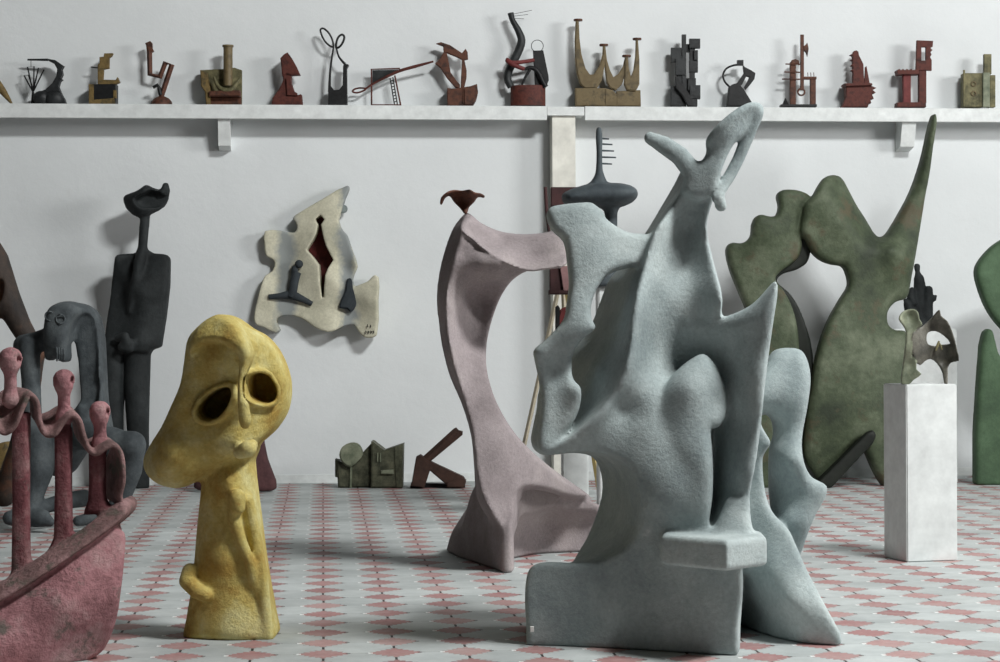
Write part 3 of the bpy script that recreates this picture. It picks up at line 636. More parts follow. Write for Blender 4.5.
def sculpt_right():
    f = Frame('leaf_shape_sculpture', 'leaf-green flat two-piece sculpture cut off by the right edge of the photo', 'sculpture', 1000, 15.9)
    F = f.field(968, 215, 1075, 495, -.2, .2, .014)
    F.sheet('upper_leaf', [(977, 272), (979, 264), (986, 254), (995, 245), (1010, 236), (1035, 228), (1060, 240), (1070, 300), (1060, 360), (1030, 350), (1003, 328), (990, 311), (981, 290)], .05, -.12, r=.04, smooth=3)
    F.sheet('lower_leaf', [(976, 492), (976, 434), (979, 385), (982, 345), (985, 332), (990, 328), (994, 331), (999, 352), (1010, 372), (1035, 380), (1060, 350), (1062, 492)], .05, -.12, r=.04, smooth=0)
    F.build('green2')
sculpt_right()
print('sculpt', round(__import__('time').time()-T0, 1))
# ================================================================== rose boat with three posts
def sculpt_boat():
    f = Frame('boat_figures_sculpture', 'rose-pink cement boat sculpture carrying pin-headed figures, cut off at the lower left', 'sculpture', 60, 7.5)
    F = f.field(-110, 340, 132, 720, -.42, .3, .0095)
    fr = [(125, 532), (125, 560), (122, 590), (117, 622), (104, 652), (86, 664), (40, 700), (-30, 718), (-100, 718), (-105, 645), (-60, 622), (0, 592), (40, 570), (80, 546), (106, 530), (118, 529)]
    bk = [(122, 525), (120, 550), (114, 590), (105, 625), (90, 645), (60, 670), (20, 690), (-30, 700), (-100, 700), (-105, 640), (-50, 612), (0, 588), (40, 563), (70, 545), (100, 522), (114, 515)]
    F.sheet('hull', fr, [(122, 540, .02), (110, 600, .1), (60, 600, .2), (60, 650, .14), (0, 640, .26), (0, 600, .16), (50, 570, .1), (100, 540, .04), (-60, 660, .28), (100, 650, .03)], -.24, r=.02, back_pts=bk, k=.02, smooth=3)
    F.sheet('gunwale', [(127, 505), (121, 500), (108, 508), (80, 530), (50, 549), (0, 582), (-60, 612), (-60, 632), (0, 602), (50, 571), (100, 536), (118, 522), (126, 513)], [(125, 510, .02), (60, 556, .13), (0, 592, .19), (-60, 620, .22)], ('t', .24), r=.018, k=.012, smooth=3)
    for nm, cx, y0, y1, w, hw in (('post', 95.5, 448, 513, -.03, 8.2), ('post_middle', 61.5, 428, 549, .02, 8.4), ('post_near', 19, 412, 588, .07, 8.6)):
        F.sheet(nm, [(cx-hw, y0), (cx+hw, y0), (cx+hw-.5, (y0+y1)/2), (cx+hw+.5, y1-14), (cx+hw+7, y1), (cx-hw-6, y1+3), (cx-hw-.5, y1-12), (cx-hw+.5, (y0+y1)/2)], w, w-.07, r=.018, k=.02, smooth=0)
    for nm, cx, cy, w, rr, ny, hx in (('head', 100, 412.5, -.04, 11, 440, 8), ('head_middle', 64, 381, .01, 11.2, 414, 8.4), ('head_near', 10.5, 360, .06, 12, 396, 8)):
        F.limb(nm, [(cx, cy-1, w, rr), (cx-.5, cy+2, w, rr-.8)], k=.012)
        F.limb(nm, [(cx, cy+8, w, 6.2), (cx, ny-6, w-.02, 6.6), (cx, ny+4, w-.02, 9)], k=.02)
        F.limb(nm, [(cx+hx-2, cy-1, w, 3.4), (cx+hx+5, cy-1, w+.03, 3.6)], k=.008, op='cut')
        F.limb(nm, [(cx+2, cy, w+.05, 2.6)], k=.01, op='cut')
    F.build({'hull': 'pink', 'gunwale': 'dustyrose', 'post': 'pinkdark', 'post_middle': 'pinkdark', 'post_near': 'pinkdark', 'head': 'pink', 'head_middle': 'pink', 'head_near': 'pink'},
            names={'post_middle': 'post', 'post_near': 'post', 'head_middle': 'head', 'head_near': 'head'})
    # draped band over the shoulders: front edge waves, back edge runs higher
    fe = [(-55, 452, .12), (-40, 418, .12), (-22, 404, .12), (-10, 420, .11), (4, 436, .1), (14, 430, .1), (23, 408, .1), (30, 395, .09), (37, 402, .08), (40, 422, .07), (46, 436, .06), (55, 436, .06), (64, 423, .05), (72, 416, .05), (79, 420, .04), (84, 436, .03), (90, 451, .02), (97, 455, .02), (106, 449, .02), (115, 446, .01), (121, 453, .0), (124, 468, 0), (124, 485, -.01), (121, 497, -.02), (124, 506, -.03)]
    be = [(-55, 430), (-40, 412), (-22, 402), (-10, 404), (2, 391), (12, 387), (22, 389), (29, 393), (32, 402), (33, 414), (40, 415), (49, 412), (56, 408), (64, 405), (71, 411), (74, 419), (76, 432), (84, 441), (94, 438), (102, 437), (108, 441), (111, 449), (106, 462), (106, 484), (108, 498), (114, 506)]
    A = catmull(fe, 4, closed=False); B = catmull([(x, y, w-.17) for (x, y), (_, _, w) in zip(be, fe)], 4, closed=False)
    n = len(A); bm = bmesh.new(); rows = []
    for j in range(6):
        t = j/5; rows.append([])
        for i in range(n):
            q = A[i]*(1-t) + B[i]*t; rows[-1].append(bm.verts.new(f.pt(q[0], q[1], q[2])))
    for j in range(5):
        for i in range(n-1): bm.faces.new((rows[j][i], rows[j][i+1], rows[j+1][i+1], rows[j+1][i]))
    bmesh.ops.recalc_face_normals(bm, faces=bm.faces)
    me = bpy.data.meshes.new('draped_band'); bm.to_mesh(me); bm.free()
    me.polygons.foreach_set('use_smooth', [True]*len(me.polygons))
    o = link('draped_band', me, 'dustyrose', f.root); md = o.modifiers.new('thick', 'SOLIDIFY'); md.thickness = .024; md.offset = 0
    md = o.modifiers.new('round', 'SUBSURF'); md.levels = 1; md.render_levels = 1
sculpt_boat()
# ================================================================== crouching beast
def sculpt_beast():
    f = Frame('seated_beast_sculpture', 'slate-grey seated creature sculpture with arched neck and bent knee, behind the pink boat', 'sculpture', 85, 12.6)
    F = f.field(-8, 292, 160, 545, -.5, .45, .0145)
    # arched neck and head
    F.sheet('neck', [(46, 330), (48, 312), (56, 304), (68, 302), (84, 305), (94, 314), (99, 332), (101, 360), (103, 400), (106, 440), (80, 445), (76, 400), (73, 360), (70, 335), (74, 320), (66, 330), (56, 342)], [(60, 312, .12), (84, 310, .06), (95, 340, .06), (90, 420, .1)], ('t', .26), r=.07, k=.04, smooth=3)
    F.sheet('head', [(43, 318), (48, 307), (58, 303), (68, 304), (76, 310), (73, 322), (68, 336), (65, 346), (65, 360), (61, 363), (57, 360), (52, 356), (48, 361), (44, 360), (42, 346)], [(50, 315, .2), (65, 310, .2), (55, 340, .22), (62, 358, .18), (46, 356, .16)], ('t', .24), r=.05, k=.04, smooth=3)
    for cx, cy in ((49.5, 316), (60.5, 319)): F.limb('head', [(cx, cy, .23, 4.2)], k=.006, op='cut')
    F.sheet('neck', [(70, 345), (72, 328), (77, 318), (84, 313), (90, 318), (93.5, 335), (95, 370), (96, 402), (86, 412), (75, 402), (72, 370)], .5, .0, r=.02, k=.03, smooth=2, op='cut', wp=.1)
    # shoulder stump, body
    F.limb('shoulder', [(25, 346, -.02, 12), (36, 342, .0, 10), (52, 338, .02, 12)], k=.04)
    F.limb('arm', [(29, 345, .05, 11), (31, 380, .04, 9.5), (32, 410, .06, 9.5), (34, 440, .1, 11)], k=.03)
    F.limb('haunch', [(88, 420, -.02, 17), (60, 455, -.1, 22), (40, 450, .0, 20)], k=.05)
    F.limb('thigh', [(64, 425, .0, 13), (85, 436, .12, 14), (112, 441, .2, 14), (132, 446, .24, 12)], k=.04)
    F.limb('shin', [(133, 444, .24, 12.5), (130, 470, .2, 12), (122, 495, .16, 10), (115, 514, .16, 10)], k=.03)
    F.limb('foot', [(117, 514, .16, 8.5), (98, 517, .2, 7.5), (78, 521, .24, 5.5)], k=.03)
    F.limb('shin_near', [(38, 440, .1, 15), (40, 470, .14, 13.5), (32, 498, .16, 10.5), (28, 514, .16, 12)], k=.03)
    F.limb('foot_near', [(10, 518, .26, 7.5), (24, 517, .2, 10), (42, 518, .24, 9), (50, 522, .26, 5)], k=.03)
    F.limb('foot_near', [(40, 508, .14, 7), (60, 502, .02, 8), (84, 498, -.1, 9)], k=.03)
    ob = F.build('beast', names={'shin_near': 'shin', 'foot_near': 'foot'})
    for cx, cy, w in ((49.5, 316, .205), (60.5, 319, .228)):
        m = f.mb(); m.tube([(cx+4.4*math.cos(a), cy-4.6*math.sin(a), w-.015*abs(math.cos(a))) for a in [k*math.pi/8 for k in range(16)]], .75, closed=True, seg=8); m.build('eye_ring', 'beast', ob['head'])
    for i in range(4):
        m = f.mb(); m.tube([(56.5+i*2.4, 347+i*.6, .2), (57.4+i*2.2, 354, .21), (56.8+i*2.3, 361-i*.4, .19)], [1.0, 1.25, .8], 2, seg=8); m.build('tooth', 'beast', ob['head'])
sculpt_beast()
# ================================================================== black standing figure
def sculpt_man():
    f = Frame('standing_figure_sculpture', 'tall charcoal-black standing figure sculpture with a broken funnel head against the wall', 'sculpture', 130, 16.0)
    F = f.field(92, 172, 182, 500, -.3, .3, .0155)
    torso = [(114, 257), (117, 254), (134, 253), (139, 250), (148, 250), (152, 253), (165, 254), (169, 258), (168, 285), (165, 315), (160, 347), (150, 350), (149, 353), (104, 353), (103, 348), (106, 320), (110, 288)]
    F.sheet('torso', torso, [(118, 260, .05), (110, 340, .05), (127, 290, -.02), (131, 262, .0), (134, 290, .1), (140, 340, .14), (165, 260, .04), (160, 340, .04), (150, 300, .09), (128, 320, .04), (120, 345, .07)], -.1, r=.03, k=.03, smooth=0)
    F.limb('neck', [(145, 218, -.02, 5), (142.5, 248, 0, 4.8), (139, 262, .06, 5.5), (134, 290, .07, 4), (129, 312, .05, 1.5)], k=.03)
    F.limb('hands', [(118, 338, .12, 4), (125, 336, .16, 4.4), (127, 343, .17, 4), (122, 347, .15, 4.5), (130, 349, .15, 4), (132, 342, .15, 3.5)], k=.015)
    F.limb('leg', [(113, 350, -.02, 12), (112, 400, -.02, 11.5), (113, 440, -.02, 10.5), (114, 492, -.02, 11)], k=.03)
    F.limb('leg_right', [(138, 350, -.02, 13), (137, 385, -.02, 13), (138, 430, -.02, 11), (138, 492, -.02, 11.5)], k=.015)
    # broken funnel head: an open scoop tilted towards the viewer
    head = [(122, 196), (127, 193), (134, 190), (140, 186), (144, 183.5), (149, 186), (155, 188), (158, 189), (161, 184), (160, 181), (163, 182.5), (165, 181), (168.5, 186), (169, 195), (166, 204), (160, 209), (152, 213), (144, 217), (136, 217), (129, 213), (124, 207)]
    F.sheet('funnel_head', head, [(140, 200, .14), (125, 198, .04), (168, 190, .06), (145, 216, .06)], [(140, 200, -.14), (125, 198, -.06), (168, 190, -.06), (145, 216, -.06)], r=.025, k=.02, smooth=2, inflate=.08)
    F.sheet('funnel_head', [(127, 196), (136, 191), (144, 187), (152, 190), (158, 192), (164, 186), (165, 193), (160, 200), (150, 204), (140, 205), (131, 203)], .4, .0, r=.02, k=.02, smooth=2, op='cut')
    F.build('charcoal', names={'leg_right': 'leg'})
sculpt_man()
# ================================================================== cropped brown sculpture, ochre foot, maroon foot
def sculpt_brown():
    f = Frame('forked_limb_sculpture', 'dark brown branching sculpture cut off at the left edge, behind the grey creature', 'sculpture', -10, 13.6)
    F = f.field(-60, 215, 48, 495, -.25, .2, .0145)
    F.limb('trunk', [(-30, 232, 0, 20), (-8, 262, 0, 17), (6, 297, 0, 14), (20, 325, 0, 11), (36, 352, -.02, 9)], k=.04)
    F.limb('trunk', [(-6, 300, 0, 14), (-22, 325, 0, 12), (-35, 380, 0, 14), (-36, 430, 0, 16), (-36, 500, 0, 24)], k=.06)
    F.limb('trunk', [(36, 352, -.02, 9), (30, 400, -.05, 9), (18, 450, -.06, 10), (4, 495, -.04, 12)], k=.03)
    F.limb('trunk', [(-1, 284, .06, 6), (-3, 296, .06, 7)], k=.02, op='cut')
    F.build('brownstone')
    f = Frame('ochre_wedge_sculpture', 'small ochre wedge-shaped sculpture standing at the left edge, seen behind the pink boat', 'sculpture', 4, 14.6)
    F = f.field(-24, 436, 14, 500, -.15, .15, .009)
    F.sheet('wedge', [(-18, 500), (-16, 460), (-6, 446), (6, 442), (9, 455), (8, 478), (6, 500)], .08, -.08, r=.03, smooth=2); F.build('ochreiron')
    f = Frame('flared_stem_sculpture', 'maroon sculpture with a flared foot, hidden behind the yellow head', 'sculpture', 234, 15.5)
    F = f.field(175, 385, 285, 498, -.2, .25, .0135)
    F.sheet('stem', [(217, 395), (230, 388), (252, 392), (258, 410), (263, 440), (267, 460), (276, 489), (254, 492), (214, 492), (193, 488), (202, 460), (208, 440), (213, 415)], [(235, 400, .02), (235, 440, .06), (232, 485, .12), (200, 485, .02), (270, 485, .02)], -.1, r=.04, smooth=3)
    F.build('maroon')
sculpt_brown()
# ================================================================== wall relief
def sculpt_relief():
    f = Frame('wall_relief', 'jagged beige and grey relief with a diamond slit, hung on the white wall', 'wall sculpture', 316, zwall(316, YW-.1), P(316, 340, zwall(316)).z)
    F = f.field(246, 178, 386, 346, -.09, .16, .0085, floor=False)
    out = [(348, 185), (349, 188.5), (345, 198), (341, 210), (338, 220), (342, 230), (346, 234), (349, 242), (353, 253), (357, 266), (354, 274), (352.5, 281), (355, 286), (361, 284), (368, 281), (374, 275), (378, 277), (377.5, 300), (376, 335), (370, 338), (364, 337), (358, 331), (354, 325), (344, 326), (335, 330), (327, 332), (314, 327), (306, 321), (298, 317), (285, 315.5), (277, 318), (276, 323), (279.5, 330), (275, 333), (263, 327), (256, 325), (253.5, 318), (257, 300), (260, 288), (264.5, 276), (272, 271), (274.5, 263), (272, 259), (266, 256), (264, 244), (264.5, 231), (281, 230.5), (294, 232.5), (297, 227), (295, 222), (292, 218), (300, 212), (322, 199)]
    fr = [(345, 190, .03), (330, 205, .06), (305, 215, .05), (268, 240, .06), (262, 310, .06), (272, 290, .06), (285, 250, .01), (280, 285, .02), (300, 290, .05), (310, 245, .07), (332, 240, .09), (335, 280, .1), (330, 325, .08), (320, 310, .05), (300, 312, .05), (290, 312, .04), (345, 270, .01), (352, 300, .01), (350, 320, .02), (348, 250, .05), (355, 262, .05), (368, 300, .07), (372, 330, .07), (374, 280, .05), (316, 210, .06)]
    F.sheet('plate', out, fr, -.085, r=.014, smooth=2)
    slit = [(320, 215), (324.5, 219.5), (321, 224.5), (323, 235), (326, 246), (333, 260), (328, 268), (325.5, 275), (324, 290), (323.5, 298), (322, 297.5), (320.5, 285), (319, 265), (313, 257), (306.5, 250), (313, 240), (316.5, 233), (318, 224.5), (315, 219.5)]
    F.sheet('plate', slit, .3, -.075, r=.004, k=.008, smooth=0, op='cut', wp=.06)
    o = F.build('relief')['plate']
    # greyer, noise-edged bands down the two vertical hollows
    m = MT['relief'].copy(); m.name = 'beige_and_grey_relief'; nt = m.node_tree; b = nt.nodes['Principled BSDF']
    tc = nt.nodes['Texture Coordinate'].outputs['Object']; sx = nt.nodes.new('ShaderNodeSeparateXYZ'); nt.links.new(tc, sx.inputs[0])
    k = f.k
    def band(c, wd, z0, z1):
        def M(op, a, b2):
            n = nt.nodes.new('ShaderNodeMath'); n.operation = op; n.use_clamp = False
            for i, v in enumerate((a, b2)):
                if hasattr(v, 'is_output'): nt.links.new(v, n.inputs[i])
                else: n.inputs[i].default_value = v
            return n.outputs[0]
        nz = noise(nt, tc, 7, 3, .6)
        x = M('ADD', sx.outputs[0], M('MULTIPLY', M('SUBTRACT', nz, .5), .2))
        d = M('SUBTRACT', 1.0, M('DIVIDE', M('ABSOLUTE', M('SUBTRACT', x, c), 0), wd))
        n = nt.nodes.new('ShaderNodeMath'); n.operation = 'MULTIPLY'; n.use_clamp = True; nt.links.new(d, n.inputs[0]); n.inputs[1].default_value = 1.5; return n.outputs[0]
    src = b.inputs['Base Color'].links[0].from_socket
    u1, u2 = f.uv(287, 270)[0], f.uv(348, 280)[0]; z = lambda py: f.uv(316, py)[1]
    col = mixc(nt, band(u1, .11, z(312), z(232)), src, lin((144, 149, 147)))
    col = mixc(nt, band(u2, .09, z(326), z(232)), col, lin((138, 143, 142)))
    nt.links.new(col, b.inputs['Base Color']); o.data.materials[0] = m
    mb = f.mb(); mb.prism([(305, 248), (316, 230), (316, 216), (325, 216), (325, 235), (334, 260), (326, 275), (324, 299), (320, 299), (318, 268)], -.066, .015, 0); mb.build('slit_lining', 'oxblood')['label'] = 'dark red lining behind the diamond slit'
    m2 = f.mb()
    m2.tube([(297, 272, .06), (294.5, 280, .065), (293, 290, .065), (291, 296, .06)], [4.4, 4.6, 4.4, 5.5], 4); m2.tube([(269, 297, .07), (280, 296, .075), (291, 295, .06), (302, 299, .07), (312, 304, .07)], [2.6, 3.0, 4.6, 3.4, 2.4], 4); m2.ball(299, 264, 4.2, .07)
    m2.tube([(295, 266, .06), (294, 280, .05)], [3.2, 3.6]); m2.build('three_armed_figure', 'reliefdark')['label'] = 'black three-armed figure stuck on the relief'
    m3 = f.mb(); m3.prism([(347, 279), (351, 278.5), (352.5, 288), (356, 303), (354.5, 308), (350.5, 312), (347, 309), (339, 308), (341, 300), (345, 291)], .075, .09, .012, 2); m3.build('bell_lump', 'reliefdark')['label'] = 'black bell-shaped lump on the relief'
    m4 = f.mb(); m4.prism([(341, 206), (345, 205), (347.5, 208), (346, 212), (340, 213)], -.02, .04, .006, 2); m4.build('tab', 'reliefgrey')
    m5 = f.mb()
    for x, y in ((367.5, 326), (370.5, 326.3)): m5.tube([(x, y-1.6, .076), (x+.2, y, .077), (x-.2, y+1.4, .077)], .45)
    m5.build('signature', 'blackiron')['label'] = 'small black painted signature marks'; m5 = f.mb()
    for i, x in enumerate((365.6, 368.2, 370.8, 373.2)): m5.tube([(x, 330.6, .078), (x+.4, 332, .078), (x-.2, 333.6, .078)], .45); m5.tube([(x, 332, .078), (x+1.2, 332, .078)], .4)
    m5.build('date_mark', 'blackiron')['label'] = 'small black painted date marks'
sculpt_relief()
# ================================================================== small pieces on the floor by the wall
def floor_pieces():
    f = Frame('face_block_sculpture', 'dull green bronze block sculpture with a face and a disc, on floor by the wall', 'sculpture', 370, 16.0)
    m = f.mb(); m.prism([(371, 441.5), (373, 442), (384, 450.5), (394, 447), (403, 444), (402.5, 470), (402, 488), (371, 488)], .16, .26, .012)
    m.prism([(394, 447), (403, 444), (402.5, 488), (396, 488)], .168, .05, .005); m.build('face_block', 'facebronze')
    m = f.mb(); m.prism([(336, 460), (351, 466), (364, 451), (371.5, 443), (371.5, 487), (352, 488.5), (338, 488)], .1, .2, .012); m.prism([(335, 459), (339, 460), (340, 478), (335, 477)], .06, .12, .005); m.build('side_block', 'facebronze')
    m = f.mb(); m.prism([(350, 443), (357, 443.5), (361, 448), (362.5, 455), (358, 461), (352, 466), (346, 466), (341, 461), (339, 455), (342, 447)], .15, .09, .012, 2); m.prism([(350, 464), (352, 464), (351.5, 488), (349.5, 488)], .12, .03, .003); m.build('disc', 'greenbronze')['label'] = 'pale green disc leaning on the block'
    m = f.mb(); m.tube([(377.5, 453, .165), (377.5, 462, .165)], .7); m.tube([(380.3, 453, .165), (380.3, 462, .165)], .7); m.build('eye_slits', 'greenbronze')
    m = f.mb(); m.prism([(381, 470.5), (393.5, 469.5), (393.5, 474), (381, 474)], .185, .03, .004); m.build('mouth_ledge', 'greenbronze')
    f = Frame('timber_cross_sculpture', 'dark rusty sculpture of crossed angle beams, on floor left of the mauve piece', 'sculpture', 438, 15.9)
    m = f.mb(); m.prism([(421.5, 458), (453.5, 429), (456, 427.8), (458.5, 430.5), (462.5, 431.5), (462.5, 435), (430, 462)], .1, .1, .008); m.prism([(424, 460), (455, 431.5), (459, 433), (429, 461)], .115, .03, .004); m.build('upper_beam', 'timber')
    m = f.mb(); m.prism([(423, 461), (431, 462), (463, 477), (466, 481), (464, 487), (449, 487), (430, 471)], .12, .14, .008); m.prism([(447, 482), (464, 478), (466, 482), (464, 487.5), (447, 487.5)], .14, .12, .006); m.build('lower_beam', 'timber')
    m = f.mb(); m.prism([(416, 457), (420, 455), (432, 464), (424, 488), (411, 486)], .15, .16, .008); m.build('foot_block', 'timber')
    m = f.mb(); m.prism([(411, 483), (465, 484), (465, 489), (410, 488.5)], .02, .1, .003); m.build('base_bar', 'blackiron')
floor_pieces()
# ================================================================== what stands behind the blue sculpture
def behind():
    # toothed mast on a lens shaped body, on a white plinth
    zt = P(604, 287, 12.6).z
    f = Frame('comb_mast_sculpture', 'blue-black lens-shaped sculpture with a toothed mast, behind the blue-grey sculpture', 'sculpture', 604, 12.6, zt)
    F = f.field(555, 118, 650, 290, -.3, .3, .0125)
    F.sheet('lens_body', [(562, 193), (570, 187), (582, 183), (594, 180), (608, 180), (625, 180.5), (636, 184), (641, 190), (638, 198), (628, 204), (618, 206), (600, 206), (580, 206), (566, 204)], .2, -.2, r=.06, inflate=.11, smooth=3, k=.03)
    F.sheet('mast', [(596.5, 128), (599, 126), (602, 128), (602.5, 150), (603, 170), (606, 182), (592, 184), (596, 172), (597, 150)], .05, -.05, r=.025, smooth=2, k=.04)
    F.limb('stem', [(609, 198, 0, 10), (611, 210, 0, 6.5), (611, 232, 0, 6.5), (609, 280, 0, 8)], k=.04)
    F.sheet('base', [(590, 272), (628, 272), (628, 292), (590, 292)], .16, -.16, r=.02, smooth=0, k=.01)
    F.build('submarine', names={'base': 'base_block'})
    for i, (y, x1) in enumerate(((138.5, 609), (144, 612.5), (150.5, 614), (157, 616), (163.5, 612))):
        m = f.mb(); m.tube([(601, y, 0), (x1, y+.5, 0)], [1.0, .7]); m.build('comb_tooth', 'submarine')
    def plinth(label, pxa, pxb, z, ztop, dep, rot=0, m='white'):
        c = P((pxa+pxb)/2, CY, z); hw = (pxb-pxa)*z/FPX/2
        bm = bm_box(-hw, hw, -dep/2, dep/2, 0, ztop)
        bmesh.ops.bevel(bm, geom=bm.edges[:], offset=.008, segments=2, affect='EDGES')
        me = bpy.data.meshes.new('display_plinth'); bm.to_mesh(me); bm.free(); o = link('display_plinth', me, m)
        o.location = (c.x, c.y, 0); o.rotation_euler = (0, 0, rot-PSI); return tag(o, label, 'plinth', 'white display plinths')
    plinth('white plinth carrying the blue-black comb-masted sculpture, behind the blue-grey one', 597, 640, 12.65, zt, .34)
    # dark red stack on a lower white plinth, mostly hidden
    zt2 = P(574, 345, 13.6).z
    plinth('low white plinth glimpsed under the strut of the blue-grey sculpture, carrying red blocks', 561, 587, 13.6, zt2, .3)
    f = Frame('red_block_totem', 'dark red stacked-block sculpture peeping out left of the blue-grey strut', 'sculpture', 574, 13.55, zt2)
    m = f.mb(); m.box(551, 187, 590, 206, .1, .18); m.build('top_block', 'darkred')
    m = f.mb(); m.box(550, 268, 588, 291, .1, .18); m.box(549, 290, 588, 294, .13, .24); m.build('middle_block', 'darkred')
    m = f.mb(); m.prism([(560, 266), (569, 266), (569, 291), (563.5, 291)], .125, .04, .003); m.build('rose_panel', 'rosewood')['label'] = 'faded rose panel on the middle block'
    m = f.mb(); m.box(572, 200, 588, 346, .06, .14); m.build('core_post', 'darkred')
    m = f.mb(); m.prism([(560, 310), (565, 307), (572, 308), (580, 340), (580, 346), (556, 346), (557, 330)], .1, .12, .01, 2); m.build('red_lump', 'redpaint')
    m = f.mb(); m.prism([(555.5, 307), (558, 305), (560, 308), (559.5, 330), (558, 342), (555.5, 342)], .12, .1, .006); m.build('dark_slab', 'blackiron')
    m = f.mb(); m.tube([(545.2, 187, .1), (546.5, 210, .1), (549, 232, .1), (556, 232, .08)], [1.6, 1.8, 1.6, 1.2]); m.build('side_stick', 'darkred')
    # A-frame of pale sticks
    f = Frame('wooden_easel', 'pale wooden easel seen in slivers behind the blue-grey sculpture', 'easel', 560, 14.4)
    m = f.mb(); m.tube([(560, 282, -.05), (512, 500, -.2)], 2.3, seg=4); m.build('leg', 'paletimber')
    m = f.mb(); m.tube([(566, 282, -.05), (604, 515, .3)], 3.2, seg=4); m.build('leg', 'yellowwood')['label'] = 'yellow pine leg'
    m = f.mb(); m.tube([(563, 284, -.15), (572, 500, -.55)], 2.3, seg=4); m.build('leg', 'paletimber')
    m = f.mb(); m.tube([(545, 350, -.06), (577, 350, -.02)], 2.0, seg=4); m.build('crossbar', 'paletimber')
    # ---- pedestal in front on the right, turned 20 degrees
    c = P(906, CY, 10.52); s_ = .29; th = math.radians(-20)
    bm = bm_box(0, s_, 0, s_, 0, P(906, 384.5, 10.52).z)
    bmesh.ops.bevel(bm, geom=bm.edges[:], offset=.006, segments=2, affect='EDGES')
    me = bpy.data.meshes.new('pedestal'); bm.to_mesh(me); bm.free(); o = link('pedestal', me, 'white'); o.location = (c.x, c.y, 0); o.rotation_euler = (0, 0, math.radians(20)-math.radians(11.6))
    tag(o, 'plain white square pedestal standing free on the pavers, carrying a pierced bronze', 'pedestal')
    zp = P(906, 384.5, 10.52).z
    f = Frame('pierced_bronze_sculpture', 'small dark pierced bronze with a curled cup, on top of the free-standing white pedestal', 'sculpture', 926, 10.62, zp)
    F = f.field(894, 302, 966, 386, -.13, .13, .0042)
    F.sheet('cup_stem', [(899, 319), (902, 312.5), (908, 309.5), (914.5, 309), (918.5, 312), (920, 319), (923, 324.5), (917.5, 329), (914, 334), (912.5, 345), (912, 356), (917, 362), (917, 369.5), (922, 374), (914, 380), (908, 386), (901.5, 386), (903, 368), (905, 350), (906.5, 332), (903, 325)], [(908, 316, .0), (901, 318, .05), (919, 316, .05), (910, 335, .04), (908, 350, .05), (905, 380, .05), (918, 372, .07), (912, 366, .03)], ('t', .028), r=.008, smooth=2, k=.008)
    F.sheet('pierced_web', [(913, 333), (923, 326), (932, 318), (940, 309), (941.5, 315.5), (948, 321), (953.5, 333.5), (957.5, 349), (959, 361), (952, 363), (948.5, 368), (948, 386), (945.5, 386), (943, 373), (937.7, 363.5), (931, 359), (925, 361.5), (920.5, 365.5), (914, 359), (912, 345)], [(920, 335, .03), (940, 312, .05), (955, 345, .02), (958, 360, .04), (935, 325, -.02), (930, 353, -.01), (950, 360, -.03), (946, 380, .01), (916, 355, .04)], ('t', .028), r=.008, smooth=2, k=.008)
    F.sheet('pierced_web', [(926.4, 337), (928.6, 332.5), (936.6, 331), (944.5, 335.5), (950.5, 343.5), (944, 344.5), (936, 346), (928, 344)], .2, -.2, r=.004, smooth=2, k=.006, op='cut', wp=-.01)
    ob = F.build({'cup_stem': 'greenbronze', 'pierced_web': 'darkbronze'}); ob['cup_stem']['label'] = 'pale green curled cup on a stem'
    m = f.mb(); m.tube([(935.8, 350.5, .0), (937.6, 345.5, .0), (939, 341, .0)], [.8, 1.5, .9]); m.tube([(942, 350, .0), (940.5, 345.5, .0), (939, 343, .0)], [.7, 1.1, 1.0]); m.build('perched_figure', 'olive')['label'] = 'tiny olive figure in the opening'
    # ---- black figure on a wider plinth by the wall
    zq = P(921, 329, 16.3).z
    plinth('wide white plinth by the wall behind the spiked green figure and free-standing pedestal', 889, 952, 16.3, zq, .36)
    f = Frame('knobbly_figure_sculpture', 'small black knobbly figure sculpture, on the plinth behind the spiked green figure', 'sculpture', 920, 16.28, zq)
    F = f.field(900, 258, 942, 334, -.16, .16, .0085)
    F.limb('body', [(917, 266.5, 0, 3.2), (917.5, 272, 0, 2.4), (919, 279, 0, 5.2), (920, 290, 0, 6.5), (921, 305, 0, 9), (921, 330, 0, 11)], k=.03, flat=.9)
    F.limb('body', [(912, 290, .03, 3), (911, 297, .05, 4), (914, 303, .06, 3)], k=.02); F.limb('child', [(928.6, 290, .04, 4.3), (928, 300, .04, 5), (927, 316, .04, 6)], k=.015)
    F.limb('child', [(929, 299, .05, 3), (934, 299, .05, 2.6), (935.5, 296, .05, 1.6)], k=.015); F.limb('child_left', [(908, 305, .04, 4.4), (911, 315, .03, 6)], k=.02); F.limb('child_left', [(907.5, 304, .05, 3.2), (905, 300, .05, 1.8)], k=.015)
    F.build('charcoal', names={'child_left': 'child_figure', 'child': 'child_figure'})
behind()
